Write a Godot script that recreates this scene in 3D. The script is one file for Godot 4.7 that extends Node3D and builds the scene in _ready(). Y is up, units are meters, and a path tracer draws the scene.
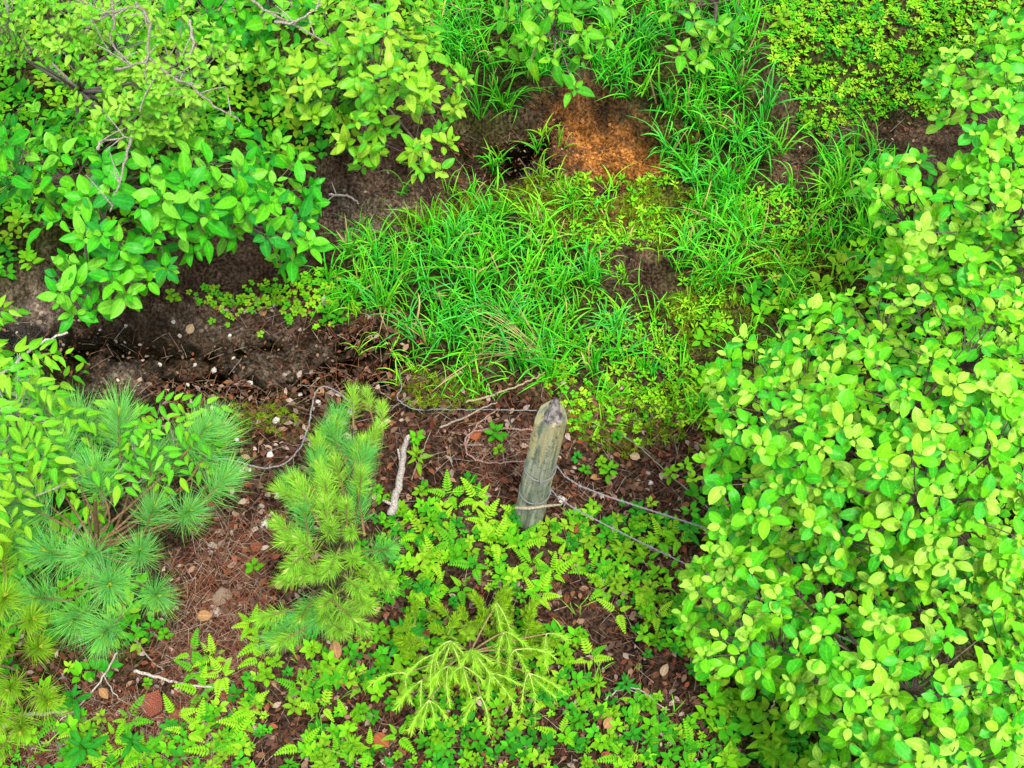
extends Node3D

# ---------------------------------------------------------------- camera frame
const CAM := Vector3(0.0, 5.9, 3.14)
const PITCH := 62.0
const FOV := 26.0
var F := 384.0 / tan(deg_to_rad(FOV * 0.5))
var fwd := Vector3(0, -sin(deg_to_rad(PITCH)), -cos(deg_to_rad(PITCH)))
var upv := Vector3(0, cos(deg_to_rad(PITCH)), -sin(deg_to_rad(PITCH)))

var rng := RandomNumberGenerator.new()
var n1 := FastNoiseLite.new()
var n2 := FastNoiseLite.new()
var n3 := FastNoiseLite.new()
var n4 := FastNoiseLite.new()
var masks := {}
var rast := {}
var used := {}
# height raster of the near ground
const GX0 := -3.4
const GZ0 := -3.1
const GS := 0.016
const GNX := 426
const GNZ := 346
var hgt := PackedFloat32Array()
var gully := PackedVector2Array()
var pits := []
var M := {}

# a survey point of the ground plan: where the line of sight through (px, py) meets the level y = h
func P(px: float, py: float, h: float) -> Vector3:
	var d := fwd * F + Vector3(px - 512.0, 0, 0) + upv * (384.0 - py)
	return CAM + d * ((h - CAM.y) / d.y)

func proj(p: Vector3) -> Vector3:
	var q := p - CAM
	var dep := q.dot(fwd)
	return Vector3(512.0 + F * q.x / dep, 384.0 - F * q.dot(upv) / dep, dep)

func G(px: float, py: float) -> Vector3:
	var h := 0.0
	var p := Vector3.ZERO
	for k in 5:
		p = P(px, py, h)
		h = gh(p.x, p.z)
	p.y = h
	return p

func gh(x: float, z: float) -> float:
	var fx := clampf((x - GX0) / GS, 0.0, GNX - 1.001)
	var fz := clampf((z - GZ0) / GS, 0.0, GNZ - 1.001)
	var i := int(fx)
	var j := int(fz)
	var u := fx - i
	var v := fz - j
	var a := lerpf(hgt[j * GNX + i], hgt[j * GNX + i + 1], u)
	var b := lerpf(hgt[(j + 1) * GNX + i], hgt[(j + 1) * GNX + i + 1], u)
	return lerpf(a, b, v)

func r(a: float, b: float) -> float:
	return rng.randf_range(a, b)

# ---------------------------------------------------------------- mesh collector
class MB:
	var v := PackedVector3Array()
	var c := PackedColorArray()
	var uv := PackedVector2Array()
	var ix := PackedInt32Array()
	func tri(a: int, b: int, d: int) -> void:
		ix.push_back(a); ix.push_back(b); ix.push_back(d)
	func vert(p: Vector3, col: Color = Color.WHITE, t: Vector2 = Vector2.ZERO) -> int:
		v.push_back(p); c.push_back(col); uv.push_back(t)
		return v.size() - 1
	func tube(pts: PackedVector3Array, rad: PackedFloat32Array, sides: int, col: Color, cap := true) -> void:
		var first := v.size()
		var a := Vector3.ZERO
		var np := pts.size()
		for i in np:
			var t := (pts[mini(i + 1, np - 1)] - pts[maxi(i - 1, 0)]).normalized()
			if t.length_squared() < 0.5: t = Vector3.UP
			if i == 0:
				a = t.cross(Vector3(0.31, 0.17, 0.93)).normalized()
				if a.length_squared() < 0.5: a = t.cross(Vector3.RIGHT).normalized()
			else:
				a = (a - t * a.dot(t)).normalized()
			var b := t.cross(a)
			for k in sides:
				var th := TAU * k / sides
				vert(pts[i] + (a * cos(th) + b * sin(th)) * rad[i], col, Vector2(float(k) / sides, float(i) / np))
		for i in np - 1:
			for k in sides:
				var p0 := first + i * sides + k
				var p1 := first + i * sides + (k + 1) % sides
				tri(p0, p1 + sides, p1)
				tri(p0, p0 + sides, p1 + sides)
		if cap:
			for e in 2:
				var ring := first + (0 if e == 0 else (np - 1) * sides)
				var m := vert(pts[0 if e == 0 else np - 1], col)
				for k in sides:
					if e == 0: tri(m, ring + k, ring + (k + 1) % sides)
					else: tri(m, ring + (k + 1) % sides, ring + k)
	# a thin blade or needle: flat strip of two triangles
	func needle(p: Vector3, q: Vector3, side: Vector3, w: float, col: Color) -> void:
		var a := vert(p - side * w, col)
		var b := vert(p + side * w, col)
		var d := vert(q + side * w * 0.35, col)
		var e := vert(q - side * w * 0.35, col)
		tri(a, b, d); tri(a, d, e)
	# a leaf sheet growing from t; x is its width, z its length
	func leaf(t: Transform3D, rows: int, wid: Callable, curl: float, fold: float, col: Color) -> void:
		var first := v.size()
		for i in rows + 1:
			var s := float(i) / rows
			var w: float = wid.call(s)
			for k in 3:
				var x := (k - 1) * w
				vert(t * Vector3(x, absf(x) * fold - curl * s * s, s), col, Vector2(0.5 + (k - 1) * 0.5, s))
		for i in rows:
			for k in 2:
				var a := first + i * 3 + k
				tri(a, a + 4, a + 3)
				tri(a, a + 1, a + 4)
	func mesh(flat := false) -> ArrayMesh:
		var arr := []
		arr.resize(Mesh.ARRAY_MAX)
		if flat:
			var fv := PackedVector3Array(); var fc := PackedColorArray(); var fu := PackedVector2Array(); var fn := PackedVector3Array(); var fi := PackedInt32Array()
			for i in range(0, ix.size(), 3):
				var nn := (v[ix[i + 2]] - v[ix[i]]).cross(v[ix[i + 1]] - v[ix[i]]).normalized()
				for k in 3:
					fv.push_back(v[ix[i + k]]); fc.push_back(c[ix[i + k]]); fu.push_back(uv[ix[i + k]]); fn.push_back(nn); fi.push_back(fi.size())
			arr[Mesh.ARRAY_VERTEX] = fv; arr[Mesh.ARRAY_NORMAL] = fn; arr[Mesh.ARRAY_COLOR] = fc; arr[Mesh.ARRAY_TEX_UV] = fu; arr[Mesh.ARRAY_INDEX] = fi
		else:
			var nn := PackedVector3Array()
			nn.resize(v.size())
			for i in range(0, ix.size(), 3):
				var a := ix[i]; var b := ix[i + 1]; var d := ix[i + 2]
				var f := (v[d] - v[a]).cross(v[b] - v[a])
				nn[a] += f; nn[b] += f; nn[d] += f
			for i in nn.size():
				nn[i] = nn[i].normalized() if nn[i].length_squared() > 1e-20 else Vector3.UP
			arr[Mesh.ARRAY_VERTEX] = v; arr[Mesh.ARRAY_NORMAL] = nn; arr[Mesh.ARRAY_COLOR] = c; arr[Mesh.ARRAY_TEX_UV] = uv; arr[Mesh.ARRAY_INDEX] = ix
		var m := ArrayMesh.new()
		m.add_surface_from_arrays(Mesh.PRIMITIVE_TRIANGLES, arr)
		return m

# ---------------------------------------------------------------- nodes
func numbered(called: String) -> String:
	var k: int = used.get(called, 0)
	used[called] = k + 1
	return called if k == 0 else "%s_%03d" % [called, k]

func tag(o: Node, label := "", category := "", group := "", kind := "") -> void:
	if label: o.set_meta("label", label)
	if category: o.set_meta("category", category)
	if group: o.set_meta("group", group)
	if kind: o.set_meta("kind", kind)

func obj(called: String, mesh: Mesh, m: Material, parent: Node = self) -> MeshInstance3D:
	var o := MeshInstance3D.new()
	o.name = numbered(called) if parent == self else called
	o.mesh = mesh
	if m: o.set_surface_override_material(0, m)
	parent.add_child(o, true)
	return o

func thing(called: String, label: String, category: String, at: Vector3, group := "") -> Node3D:
	var o := Node3D.new()
	o.name = numbered(called)
	add_child(o)
	o.position = at
	tag(o, label, category, group)
	return o

func multi(called: String, mesh: Mesh, m: Material, xf: Array, cols: Array, parent: Node = self) -> MultiMeshInstance3D:
	var mm := MultiMesh.new()
	mm.transform_format = MultiMesh.TRANSFORM_3D
	mm.use_colors = true
	mm.mesh = mesh
	mm.instance_count = xf.size()
	for i in xf.size():
		mm.set_instance_transform(i, xf[i])
		mm.set_instance_color(i, cols[i])
	var o := MultiMeshInstance3D.new()
	o.name = numbered(called) if parent == self else called
	o.multimesh = mm
	o.material_override = m
	parent.add_child(o, true)
	return o

# ---------------------------------------------------------------- materials
func lin(rr: float, gg: float, bb: float) -> Color:
	return Color(rr, gg, bb).linear_to_srgb()

func mat(col: Color, rough := 0.8, back := Color.BLACK, tex: Texture2D = null, vc := true) -> StandardMaterial3D:
	var m := StandardMaterial3D.new()
	m.albedo_color = col
	m.roughness = rough
	m.vertex_color_use_as_albedo = vc
	m.cull_mode = BaseMaterial3D.CULL_DISABLED
	m.metallic_specular = 0.1
	if tex: m.albedo_texture = tex
	if back != Color.BLACK:
		m.backlight_enabled = true
		m.backlight = back
	return m

func leaf_texture() -> ImageTexture:
	var im := Image.create(64, 128, false, Image.FORMAT_RGB8)
	var q := FastNoiseLite.new()
	q.seed = 5; q.frequency = 0.05
	for y in 128:
		for x in 64:
			var u := absf(x - 31.5) / 31.5
			var s := y / 127.0
			var g := 0.80 + 0.12 * q.get_noise_2d(x, y)
			g += 0.2 * exp(-pow(u / 0.06, 2.0))
			var vein := fposmod((s - u * 0.28) * 8.0, 1.0)
			g += 0.09 * exp(-pow((vein - 0.5) / 0.13, 2.0)) * (1.0 - u)
			if q.get_noise_2d(x * 3.0 + 400, y * 3.0) > 0.56: g *= 0.72
			g = clampf(g, 0.0, 1.0)
			im.set_pixel(x, y, Color(clampf(g * 0.99 + 0.02 * exp(-pow(u / 0.06, 2.0)), 0, 1), g, g * 0.97))
	return ImageTexture.create_from_image(im)

func noise_tex(freq: float, lo: float, hi: float, sd: int, normal := false, strength := 4.0) -> NoiseTexture2D:
	var t := NoiseTexture2D.new()
	t.width = 512; t.height = 512; t.seamless = true
	var q := FastNoiseLite.new()
	q.seed = sd; q.frequency = freq; q.fractal_octaves = 5; q.fractal_gain = 0.62
	t.noise = q
	if normal:
		t.as_normal_map = true
		t.bump_strength = strength
	else:
		var g := Gradient.new()
		g.set_color(0, Color(lo, lo, lo)); g.set_color(1, Color(hi, hi, hi))
		g.set_offset(0, 0.28); g.set_offset(1, 0.72)
		t.color_ramp = g
	return t

# ---------------------------------------------------------------- region masks on the ground plan
func region(called: String, pts: Array) -> void:
	var pl := PackedVector2Array()
	for k in range(0, pts.size(), 2):
		var w := P(pts[k], pts[k + 1], 0.0)
		pl.push_back(Vector2(w.x, w.z))
	if not masks.has(called): masks[called] = []
	var bb := Rect2(pl[0], Vector2.ZERO)
	for q in pl: bb = bb.expand(q)
	masks[called].push_back([pl, bb])

func rasterise() -> void:
	var wx := PackedFloat32Array()
	var wz := PackedFloat32Array()
	wx.resize(GNX * GNZ)
	wz.resize(GNX * GNZ)
	for j in GNZ:
		for i in GNX:
			var x := GX0 + i * GS
			var z := GZ0 + j * GS
			var k := j * GNX + i
			wx[k] = x + 0.10 * (n1.get_noise_2d(x * 40, z * 40) + n2.get_noise_2d(x * 40, z * 40) * 0.7)
			wz[k] = z + 0.10 * (n1.get_noise_2d(x * 40 + 500, z * 40) + n2.get_noise_2d(x * 40, z * 40 + 300) * 0.7)
	for called in masks:
		var m := PackedByteArray()
		m.resize(GNX * GNZ)
		for e in masks[called]:
			var bb: Rect2 = (e[1] as Rect2).grow(0.16)
			var pl: PackedVector2Array = e[0]
			for j in range(clampi(int((bb.position.y - GZ0) / GS), 0, GNZ), clampi(int((bb.end.y - GZ0) / GS) + 1, 0, GNZ)):
				for i in range(clampi(int((bb.position.x - GX0) / GS), 0, GNX), clampi(int((bb.end.x - GX0) / GS) + 1, 0, GNX)):
					var k := j * GNX + i
					if m[k] == 0 and Geometry2D.is_point_in_polygon(Vector2(wx[k], wz[k]), pl): m[k] = 1
		rast[called] = m

func inside(called: String, x: float, z: float) -> bool:
	var i := int((x - GX0) / GS + 0.5)
	var j := int((z - GZ0) / GS + 0.5)
	if i < 0 or j < 0 or i >= GNX or j >= GNZ: return false
	return rast[called][j * GNX + i] == 1

func soft(called: String, x: float, z: float, rad := 0.07) -> float:
	var s := 0.0
	for k in 5:
		var o := Vector2.ZERO if k == 0 else Vector2(rad, 0).rotated(k * 1.571 + 0.4)
		if inside(called, x + o.x, z + o.y): s += 0.2
	return s

# jittered points over the near ground that lie in a region
func scatter(called: String, step: float) -> Array:
	var out := []
	var x := -2.9
	while x < 2.9:
		var z := -2.7
		while z < 2.1:
			var px := x + r(-0.5, 0.5) * step
			var pz := z + r(-0.5, 0.5) * step
			if inside(called, px, pz): out.push_back(Vector3(px, gh(px, pz), pz))
			z += step
		x += step
	return out

func poly_dist(pt: Vector2, pl: PackedVector2Array, closed := true) -> float:
	var best := 1e9
	var n := pl.size()
	for i in (n if closed else n - 1):
		best = minf(best, pt.distance_to(Geometry2D.get_closest_point_to_segment(pt, pl[i], pl[(i + 1) % n])))
	return best

func facing(dir: Vector3, nrm: Vector3) -> Basis:
	var z := dir.normalized()
	var x := nrm.cross(z)
	if x.length_squared() < 1e-5: x = Vector3.RIGHT.cross(z)
	x = x.normalized()
	return Basis(x, z.cross(x), z)

func bez(a: Vector3, b: Vector3, c: Vector3, n: int) -> PackedVector3Array:
	var o := PackedVector3Array()
	for i in n + 1:
		var t := float(i) / n
		o.push_back(a.lerp(b, t).lerp(b.lerp(c, t), t))
	return o

func taper(a: float, b: float, n: int) -> PackedFloat32Array:
	var o := PackedFloat32Array()
	for i in n: o.push_back(lerpf(a, b, float(i) / maxi(n - 1, 1)))
	return o

func smooth_path(pts: PackedVector3Array, sub: int) -> PackedVector3Array:
	var cv := Curve3D.new()
	for i in pts.size():
		var t := (pts[mini(i + 1, pts.size() - 1)] - pts[maxi(i - 1, 0)]) / 6.0
		cv.add_point(pts[i], -t, t)
	var o := PackedVector3Array()
	for i in pts.size() - 1:
		for k in sub: o.push_back(cv.sample(i, float(k) / sub))
	o.push_back(pts[pts.size() - 1])
	return o

# ================================================================= READY
func _ready() -> void:
	rng.seed = 20240611
	n1.seed = 11; n1.frequency = 0.05
	n2.seed = 12; n2.frequency = 0.21
	n4.seed = 14; n4.frequency = 5.0; n4.fractal_octaves = 3; n4.fractal_gain = 0.55
	n3.seed = 13; n3.frequency = 0.02; n3.fractal_octaves = 3

	var cam := Camera3D.new()
	cam.name = "camera"
	cam.position = CAM
	cam.rotation_degrees = Vector3(-PITCH, 0, 0)
	cam.fov = FOV
	cam.far = 200.0
	cam.near = 0.05
	add_child(cam)
	cam.current = true

	var env := Environment.new()
	env.background_mode = Environment.BG_SKY
	var sky := Sky.new()
	var sm := ProceduralSkyMaterial.new()
	sm.sky_top_color = Color(0.98, 0.99, 1.0)
	sm.sky_horizon_color = Color(0.66, 0.69, 0.72)
	sm.sky_curve = 0.35
	sm.ground_horizon_color = Color(0.4, 0.42, 0.36)
	sm.ground_bottom_color = Color(0.2, 0.22, 0.16)
	sky.sky_material = sm
	env.sky = sky
	env.background_energy_multiplier = 0.65
	env.tonemap_mode = Environment.TONE_MAPPER_LINEAR
	env.tonemap_exposure = 4.3
	env.sdfgi_enabled = true
	env.ssao_enabled = true
	env.ssil_enabled = true
	var we := WorldEnvironment.new()
	we.name = "world_environment"
	we.environment = env
	add_child(we)

	var sun := DirectionalLight3D.new()
	sun.name = "sun"
	sun.light_energy = 0.5
	sun.light_color = Color(1.0, 0.97, 0.92)
	sun.light_angular_distance = 11.0
	sun.shadow_enabled = true
	sun.rotation_degrees = Vector3(-68, 28, 0)
	add_child(sun)

	make_materials()
	make_regions()
	rasterise()
	make_ground()
	make_litter()
	make_grass()
	make_cover()
	make_post()
	make_shrubs()
	make_pines()
	make_ferns()
	make_seedlings()
	make_small()

# ---------------------------------------------------------------- shared materials and leaf shapes
var leaf_tex: ImageTexture
func make_materials() -> void:
	leaf_tex = leaf_texture()
	M.leaf = mat(Color.WHITE, 0.38, Color(0.36, 0.44, 0.16), leaf_tex)
	M.leaf.metallic_specular = 0.22
	M.blade = mat(Color.WHITE, 0.45, Color(0.36, 0.44, 0.18))
	M.blade.metallic_specular = 0.2
	M.cover = mat(Color.WHITE, 0.55, Color(0.5, 0.65, 0.3))
	M.needle = mat(Color.WHITE, 0.6, Color(0.5, 0.6, 0.3))
	M.litter = mat(Color.WHITE, 0.85, Color(0.2, 0.2, 0.2))
	M.litter.metallic_specular = 0.05
	M.bark = mat(Color.WHITE, 0.9)
	M.bark.albedo_texture = noise_tex(0.03, 0.55, 1.0, 61)
	M.bark.uv1_triplanar = true
	M.bark.uv1_scale = Vector3(9, 9, 9)
	M.stone = mat(Color.WHITE, 0.8)
	M.stone.albedo_texture = noise_tex(0.02, 0.6, 1.0, 62)
	M.stone.uv1_triplanar = true
	M.stone.uv1_scale = Vector3(6, 6, 6)
	M.wire = mat(lin(0.15, 0.15, 0.155), 0.6, Color.BLACK, null, false)

func w_obovate(t: float) -> float:
	return 0.315 * pow(sin(PI * pow(t, 1.12)), 0.62) if t < 1.0 else 0.0
func w_ovate(t: float) -> float:
	return 0.27 * pow(sin(PI * pow(t, 0.85)), 0.75) if t < 1.0 else 0.0
func w_lance(t: float) -> float:
	return 0.185 * pow(sin(PI * pow(t, 0.68)), 0.95) if t < 1.0 else 0.0
func w_round(t: float) -> float:
	return 0.36 * pow(sin(PI * pow(t, 0.95)), 0.65) if t < 1.0 else 0.0

func leaf_meshes(shape: Callable, rows := 8) -> Array:
	var o := []
	for k in 5:
		var mb := MB.new()
		var wide: float = [1.0, 0.86, 1.08, 0.94, 1.0][k]
		mb.leaf(Transform3D.IDENTITY, rows, func(t): return shape.call(t) * wide, [0.10, 0.24, -0.06, 0.36, 0.16][k], [0.28, 0.12, 0.46, 0.2, 0.6][k], Color.WHITE)
		# sideways sweep, twist and a wavy margin
		for i in mb.v.size():
			var p := mb.v[i]
			var tw: float = [0.1, -0.35, 0.25, 0.4, -0.15][k] * p.z
			var x := p.x * cos(tw) - p.y * sin(tw)
			var y := p.x * sin(tw) + p.y * cos(tw) + 0.02 * sin(p.z * 14.0 + k) * absf(p.x) * 4.0
			mb.v[i] = Vector3(x + [0.05, -0.08, 0.03, 0.10, -0.04][k] * p.z * p.z, y, p.z)
		mb.tube(PackedVector3Array([Vector3(0, 0.0, -0.14), Vector3(0, 0.0, 0.02)]), PackedFloat32Array([0.018, 0.014]), 3, Color(0.8, 0.7, 0.6), false)
		o.push_back(mb.mesh())
	return o

# ---------------------------------------------------------------- ground plan
func make_regions() -> void:
	region("sedge", [310,262, 350,228, 430,208, 520,212, 580,236, 600,290, 636,330, 600,376, 520,386, 455,376, 430,345, 380,322, 330,300])
	region("sedge", [690,196, 740,214, 800,240, 790,280, 720,300, 680,260])
	region("sedge", [436,-60, 760,-60, 762,60, 782,120, 776,196, 745,226, 705,206, 668,184, 690,146, 640,100, 585,84, 540,98, 500,128, 440,140, 462,80, 425,30])
	region("sedge", [800,196, 822,136, 880,126, 900,200, 872,266, 826,252])
	region("sparse_sedge", [360,215, 440,150, 560,130, 620,200, 700,220, 700,420, 560,420, 420,400, 330,330])
	region("sparse_sedge", [700,220, 850,180, 880,290, 760,380, 690,420])
	region("mat", [760,-80, 1100,-80, 1100,70, 940,88, 862,112, 796,112, 772,60])
	region("fringe", [176,268, 240,252, 330,262, 350,300, 300,318, 230,310])
	region("fringe", [540,372, 640,386, 716,360, 716,410, 640,440, 570,430])
	region("under", [-120,-120, 440,-120, 440,60, 340,140, 260,190, 120,250, -100,300])
	region("under", [700,330, 1150,60, 1150,860, 720,860, 690,600])
	region("under", [-100,330, 60,380, 120,520, 160,640, 60,690, -100,760])
	region("floor_green", [240,640, 300,610, 330,640, 400,520, 470,468, 540,530, 640,500, 700,540, 830,760, 840,840, -100,840, -60,740, 60,700, 130,740, 220,700])
	region("floor_green", [370,480, 420,440, 440,500, 400,560])
	region("fern_bed", [396,520, 450,470, 520,540, 620,520, 690,540, 700,660, 600,640, 470,600, 400,600])
	region("fern_bed", [40,690, 240,640, 300,640, 420,740, 300,800, 20,800])
	region("moss", [520,170, 640,160, 720,180, 700,236, 560,240])
	region("moss", [380,190, 520,180, 560,215, 430,205, 390,215])
	region("moss", [540,390, 716,376, 716,440, 600,450])
	region("moss", [770,250, 850,230, 850,300, 700,370, 640,300])
	region("moss", [230,405, 300,408, 290,432, 235,430])
	region("moss", [410,375, 470,385, 470,420, 410,415])
	region("silt", [-60,262, 60,268, 60,300, -60,300])
	region("silt", [150,294, 225,310, 306,300, 290,314, 230,324, 160,308])
	region("silt", [76,356, 130,346, 160,372, 110,396])
	region("silt", [215,346, 330,351, 330,361, 230,360])
	region("silt", [330,185, 420,180, 430,212, 360,222])
	region("muck", [-80,284, 60,288, 130,318, 330,318, 440,320, 460,400, 330,410, 120,404, 60,360, -80,350])
	region("muck", [420,128, 560,120, 570,170, 480,180])
	region("mud", [340,170, 560,96, 620,150, 640,236, 590,250, 520,190, 400,215])
	region("mud", [600,230, 660,220, 640,260, 600,262])
	region("mud", [780,110, 960,86, 960,108, 830,150, 826,200, 790,200])
	region("mud", [836,250, 880,262, 860,310, 830,300])
	region("bank", [545,97, 590,95, 640,109, 700,136, 765,130, 775,40, 540,40])
	region("bank_green", [540,170, 700,150, 860,240, 840,310, 720,360, 716,420, 560,420, 540,380, 600,330, 580,240])
	region("clay", [558,102, 590,100, 640,112, 694,136, 670,156, 620,172, 580,166])
	region("mud", [778,128, 816,126, 824,160, 800,190, 780,186])
	region("clay", [596,196, 622,196, 622,224, 600,224])
	region("litter", [150,380, 470,370, 720,420, 730,520, 560,540, 470,480, 420,540, 300,620, 250,720, 120,770, -80,790, -80,640, 120,640, 200,520])
	region("litter", [230,640, 720,500, 760,860, 200,860])
	region("litter", [170,270, 340,300, 430,320, 400,380, 330,330, 240,310])
	region("red", [190,510, 300,520, 270,620, 250,680, 160,660, 180,600])
	region("red", [60,690, 240,690, 260,800, 0,800])
	region("red", [460,430, 540,440, 530,470, 460,465])
	region("pool", [-140,262, 40,270, 130,296, 345,300, 350,356, 200,388, 70,396, 40,350, -140,340])
	for k in [[1180, 60], [960, 96], [800, 128], [700, 132], [615, 132], [500, 160], [390, 205], [280, 240], [160, 300], [-160, 300]]:
		var w := P(k[0], k[1], 0.0)
		gully.push_back(Vector2(w.x, w.z))

	for k in [[604, 99, 0.15, 0.035], [578, 103, 0.11, 0.03], [590, 118, 0.05, 0.03], [620, 218, 0.06, 0.05], [800, 170, 0.05, 0.06]]:
		var w := P(k[0], k[1], 0.0)
		pits.push_back([Vector2(w.x, w.z), k[2], k[3]])

func raw_height(x: float, z: float) -> float:
	var q := Vector2(x, z)
	var h := 0.07 * n3.get_noise_2d(x * 45, z * 45) + 0.018 * n1.get_noise_2d(x * 90, z * 90)
	var near := absf(x) < 4.5 and z > -4.0 and z < 3.0
	if near:
		var d := poly_dist(q, gully, false)
		h -= 0.15 * exp(-pow(d / 0.26, 2.0))
		if inside("pool", x, z): h -= 0.05
		if inside("clay", x, z): h -= 0.03
		if inside("bank", x, z): h += 0.07
		h += 0.045 * n4.get_noise_2d(x, z) + 0.005 * n2.get_noise_2d(x * 70 + 90, z * 70)
		for pt in pits: h -= pt[1] * exp(-pow(q.distance_to(pt[0]) / pt[2], 2.0))
	else:
		h += 0.5 * n3.get_noise_2d(x * 3.0, z * 3.0) * clampf((q.length() - 5.0) / 20.0, 0, 1)
	return h

func make_ground() -> void:
	hgt.resize(GNX * GNZ)
	for j in GNZ:
		for i in GNX:
			hgt[j * GNX + i] = raw_height(GX0 + i * GS, GZ0 + j * GS)
	# two smoothing passes let banks slope
	for pass_ in 2:
		var s := hgt.duplicate()
		for j in range(1, GNZ - 1):
			for i in range(1, GNX - 1):
				var k := j * GNX + i
				hgt[k] = (s[k] * 2.0 + s[k - 1] + s[k + 1] + s[k - GNX] + s[k + GNX]) / 6.0
	var xs := PackedFloat32Array()
	var zs := PackedFloat32Array()
	for k in range(14, 0, -1): xs.push_back(GX0 - 0.12 * (pow(1.45, k) - 0.9))
	for i in GNX: xs.push_back(GX0 + i * GS)
	for k in range(1, 15): xs.push_back(GX0 + (GNX - 1) * GS + 0.12 * (pow(1.45, k) - 0.9))
	for k in range(14, 0, -1): zs.push_back(GZ0 - 0.12 * (pow(1.45, k) - 0.9))
	for j in GNZ: zs.push_back(GZ0 + j * GS)
	for k in range(1, 15): zs.push_back(GZ0 + (GNZ - 1) * GS + 0.12 * (pow(1.45, k) - 0.9))
	var nx := xs.size()
	var nz := zs.size()
	var mb := MB.new()
	for j in nz:
		for i in nx:
			var x := xs[i]
			var z := zs[j]
			var inn := i >= 14 and i < 14 + GNX and j >= 14 and j < 14 + GNZ
			var h: float = hgt[(j - 14) * GNX + i - 14] if inn else raw_height(x, z)
			mb.vert(Vector3(x, h, z), earth(x, z) if inn else Color(0.05, 0.055, 0.02))
	for j in nz - 1:
		for i in nx - 1:
			var a := j * nx + i
			mb.tri(a, a + nx + 1, a + nx)
			mb.tri(a, a + 1, a + nx + 1)
	var m := mat(Color.WHITE, 0.9)
	m.albedo_texture = noise_tex(0.035, 0.35, 1.0, 41)
	m.normal_enabled = true
	m.normal_texture = noise_tex(0.03, 0, 1, 42, true, 6.0)
	m.normal_scale = 1.4
	m.metallic_specular = 0.03
	m.uv1_triplanar = true
	m.uv1_world_triplanar = true
	m.uv1_scale = Vector3(2.9, 2.9, 2.9)
	var o := obj("ground", mb.mesh(), m)
	tag(o, "dark forest floor of mud, moss and leaf litter", "ground", "", "structure")

	# shallow water standing in the left-hand channel
	var wb := MB.new()
	var e: Array = masks["pool"][0]
	var tri := Geometry2D.triangulate_polygon(e[0])
	var pl: PackedVector2Array = e[0]
	var lo := 0.0
	var cnt := 0
	for j in range(0, GNZ, 4):
		for i in range(0, GNX, 4):
			var q := Vector2(GX0 + i * GS, GZ0 + j * GS)
			if Geometry2D.is_point_in_polygon(q, pl):
				lo += hgt[j * GNX + i]
				cnt += 1
	var lvl := lo / maxi(cnt, 1) - 0.012
	for q in pl: wb.vert(Vector3(q.x, lvl, q.y))
	for k in range(0, tri.size(), 3):
		var a := pl[tri[k]]
		var b := pl[tri[k + 1]]
		var c := pl[tri[k + 2]]
		# front faces run clockwise as seen from above
		if (b - a).cross(c - a) > 0: wb.tri(tri[k], tri[k + 1], tri[k + 2])
		else: wb.tri(tri[k], tri[k + 2], tri[k + 1])
	var wm := StandardMaterial3D.new()
	wm.albedo_color = Color(lin(0.03, 0.025, 0.016), 0.08)
	wm.transparency = BaseMaterial3D.TRANSPARENCY_ALPHA
	wm.roughness = 0.06
	wm.metallic_specular = 0.2
	wm.cull_mode = BaseMaterial3D.CULL_DISABLED
	var wo := obj("stream_water", wb.mesh(), wm)
	tag(wo, "shallow murky brown water standing in the muddy channel", "water", "", "structure")

func earth(x: float, z: float) -> Color:
	var a := n1.get_noise_2d(x * 70, z * 70)
	var b := n2.get_noise_2d(x * 58, z * 58)
	var c := Color(0.065, 0.044, 0.028)
	c = c.lerp(Color(0.11, 0.075, 0.05), clampf(a * 1.5 + 0.5, 0, 1))
	var w := soft("litter", x, z)
	c = c.lerp(Color(0.055, 0.031, 0.022), w * clampf(0.6 + b, 0, 1))
	w = soft("red", x, z)
	c = c.lerp(Color(0.075, 0.032, 0.022), w * clampf(0.7 + b, 0, 1))
	w = soft("mud", x, z)
	c = c.lerp(Color(0.16, 0.105, 0.065), w * clampf(0.5 + a * 1.6 + b, 0, 1))
	w = soft("muck", x, z)
	c = c.lerp(Color(0.007, 0.006, 0.003), w * clampf(1.35 + (a * 1.1 + b * 0.5 + n4.get_noise_2d(x * 0.8, z * 0.8 + 5.0)) * 2.6, 0, 1))
	w = soft("silt", x, z)
	c = c.lerp(Color(0.25, 0.195, 0.145), w * clampf(0.8 + b * 1.1, 0, 1))
	w = soft("clay", x, z)
	c = c.lerp(Color(0.42, 0.17, 0.042), w * clampf(0.9 + b * 0.9, 0, 1))
	w = soft("moss", x, z)
	c = c.lerp(Color(0.13, 0.17, 0.015), w * clampf(0.35 + a * 1.6 + b * 0.6, 0, 1))
	w = maxf(maxf(soft("sedge", x, z), soft("mat", x, z)), soft("under", x, z))
	c = c.lerp(Color(0.05, 0.075, 0.014), w * 0.6)
	return c * (0.85 + 0.35 * b + 0.6 * n4.get_noise_2d(x + 9.0, z))

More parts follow.
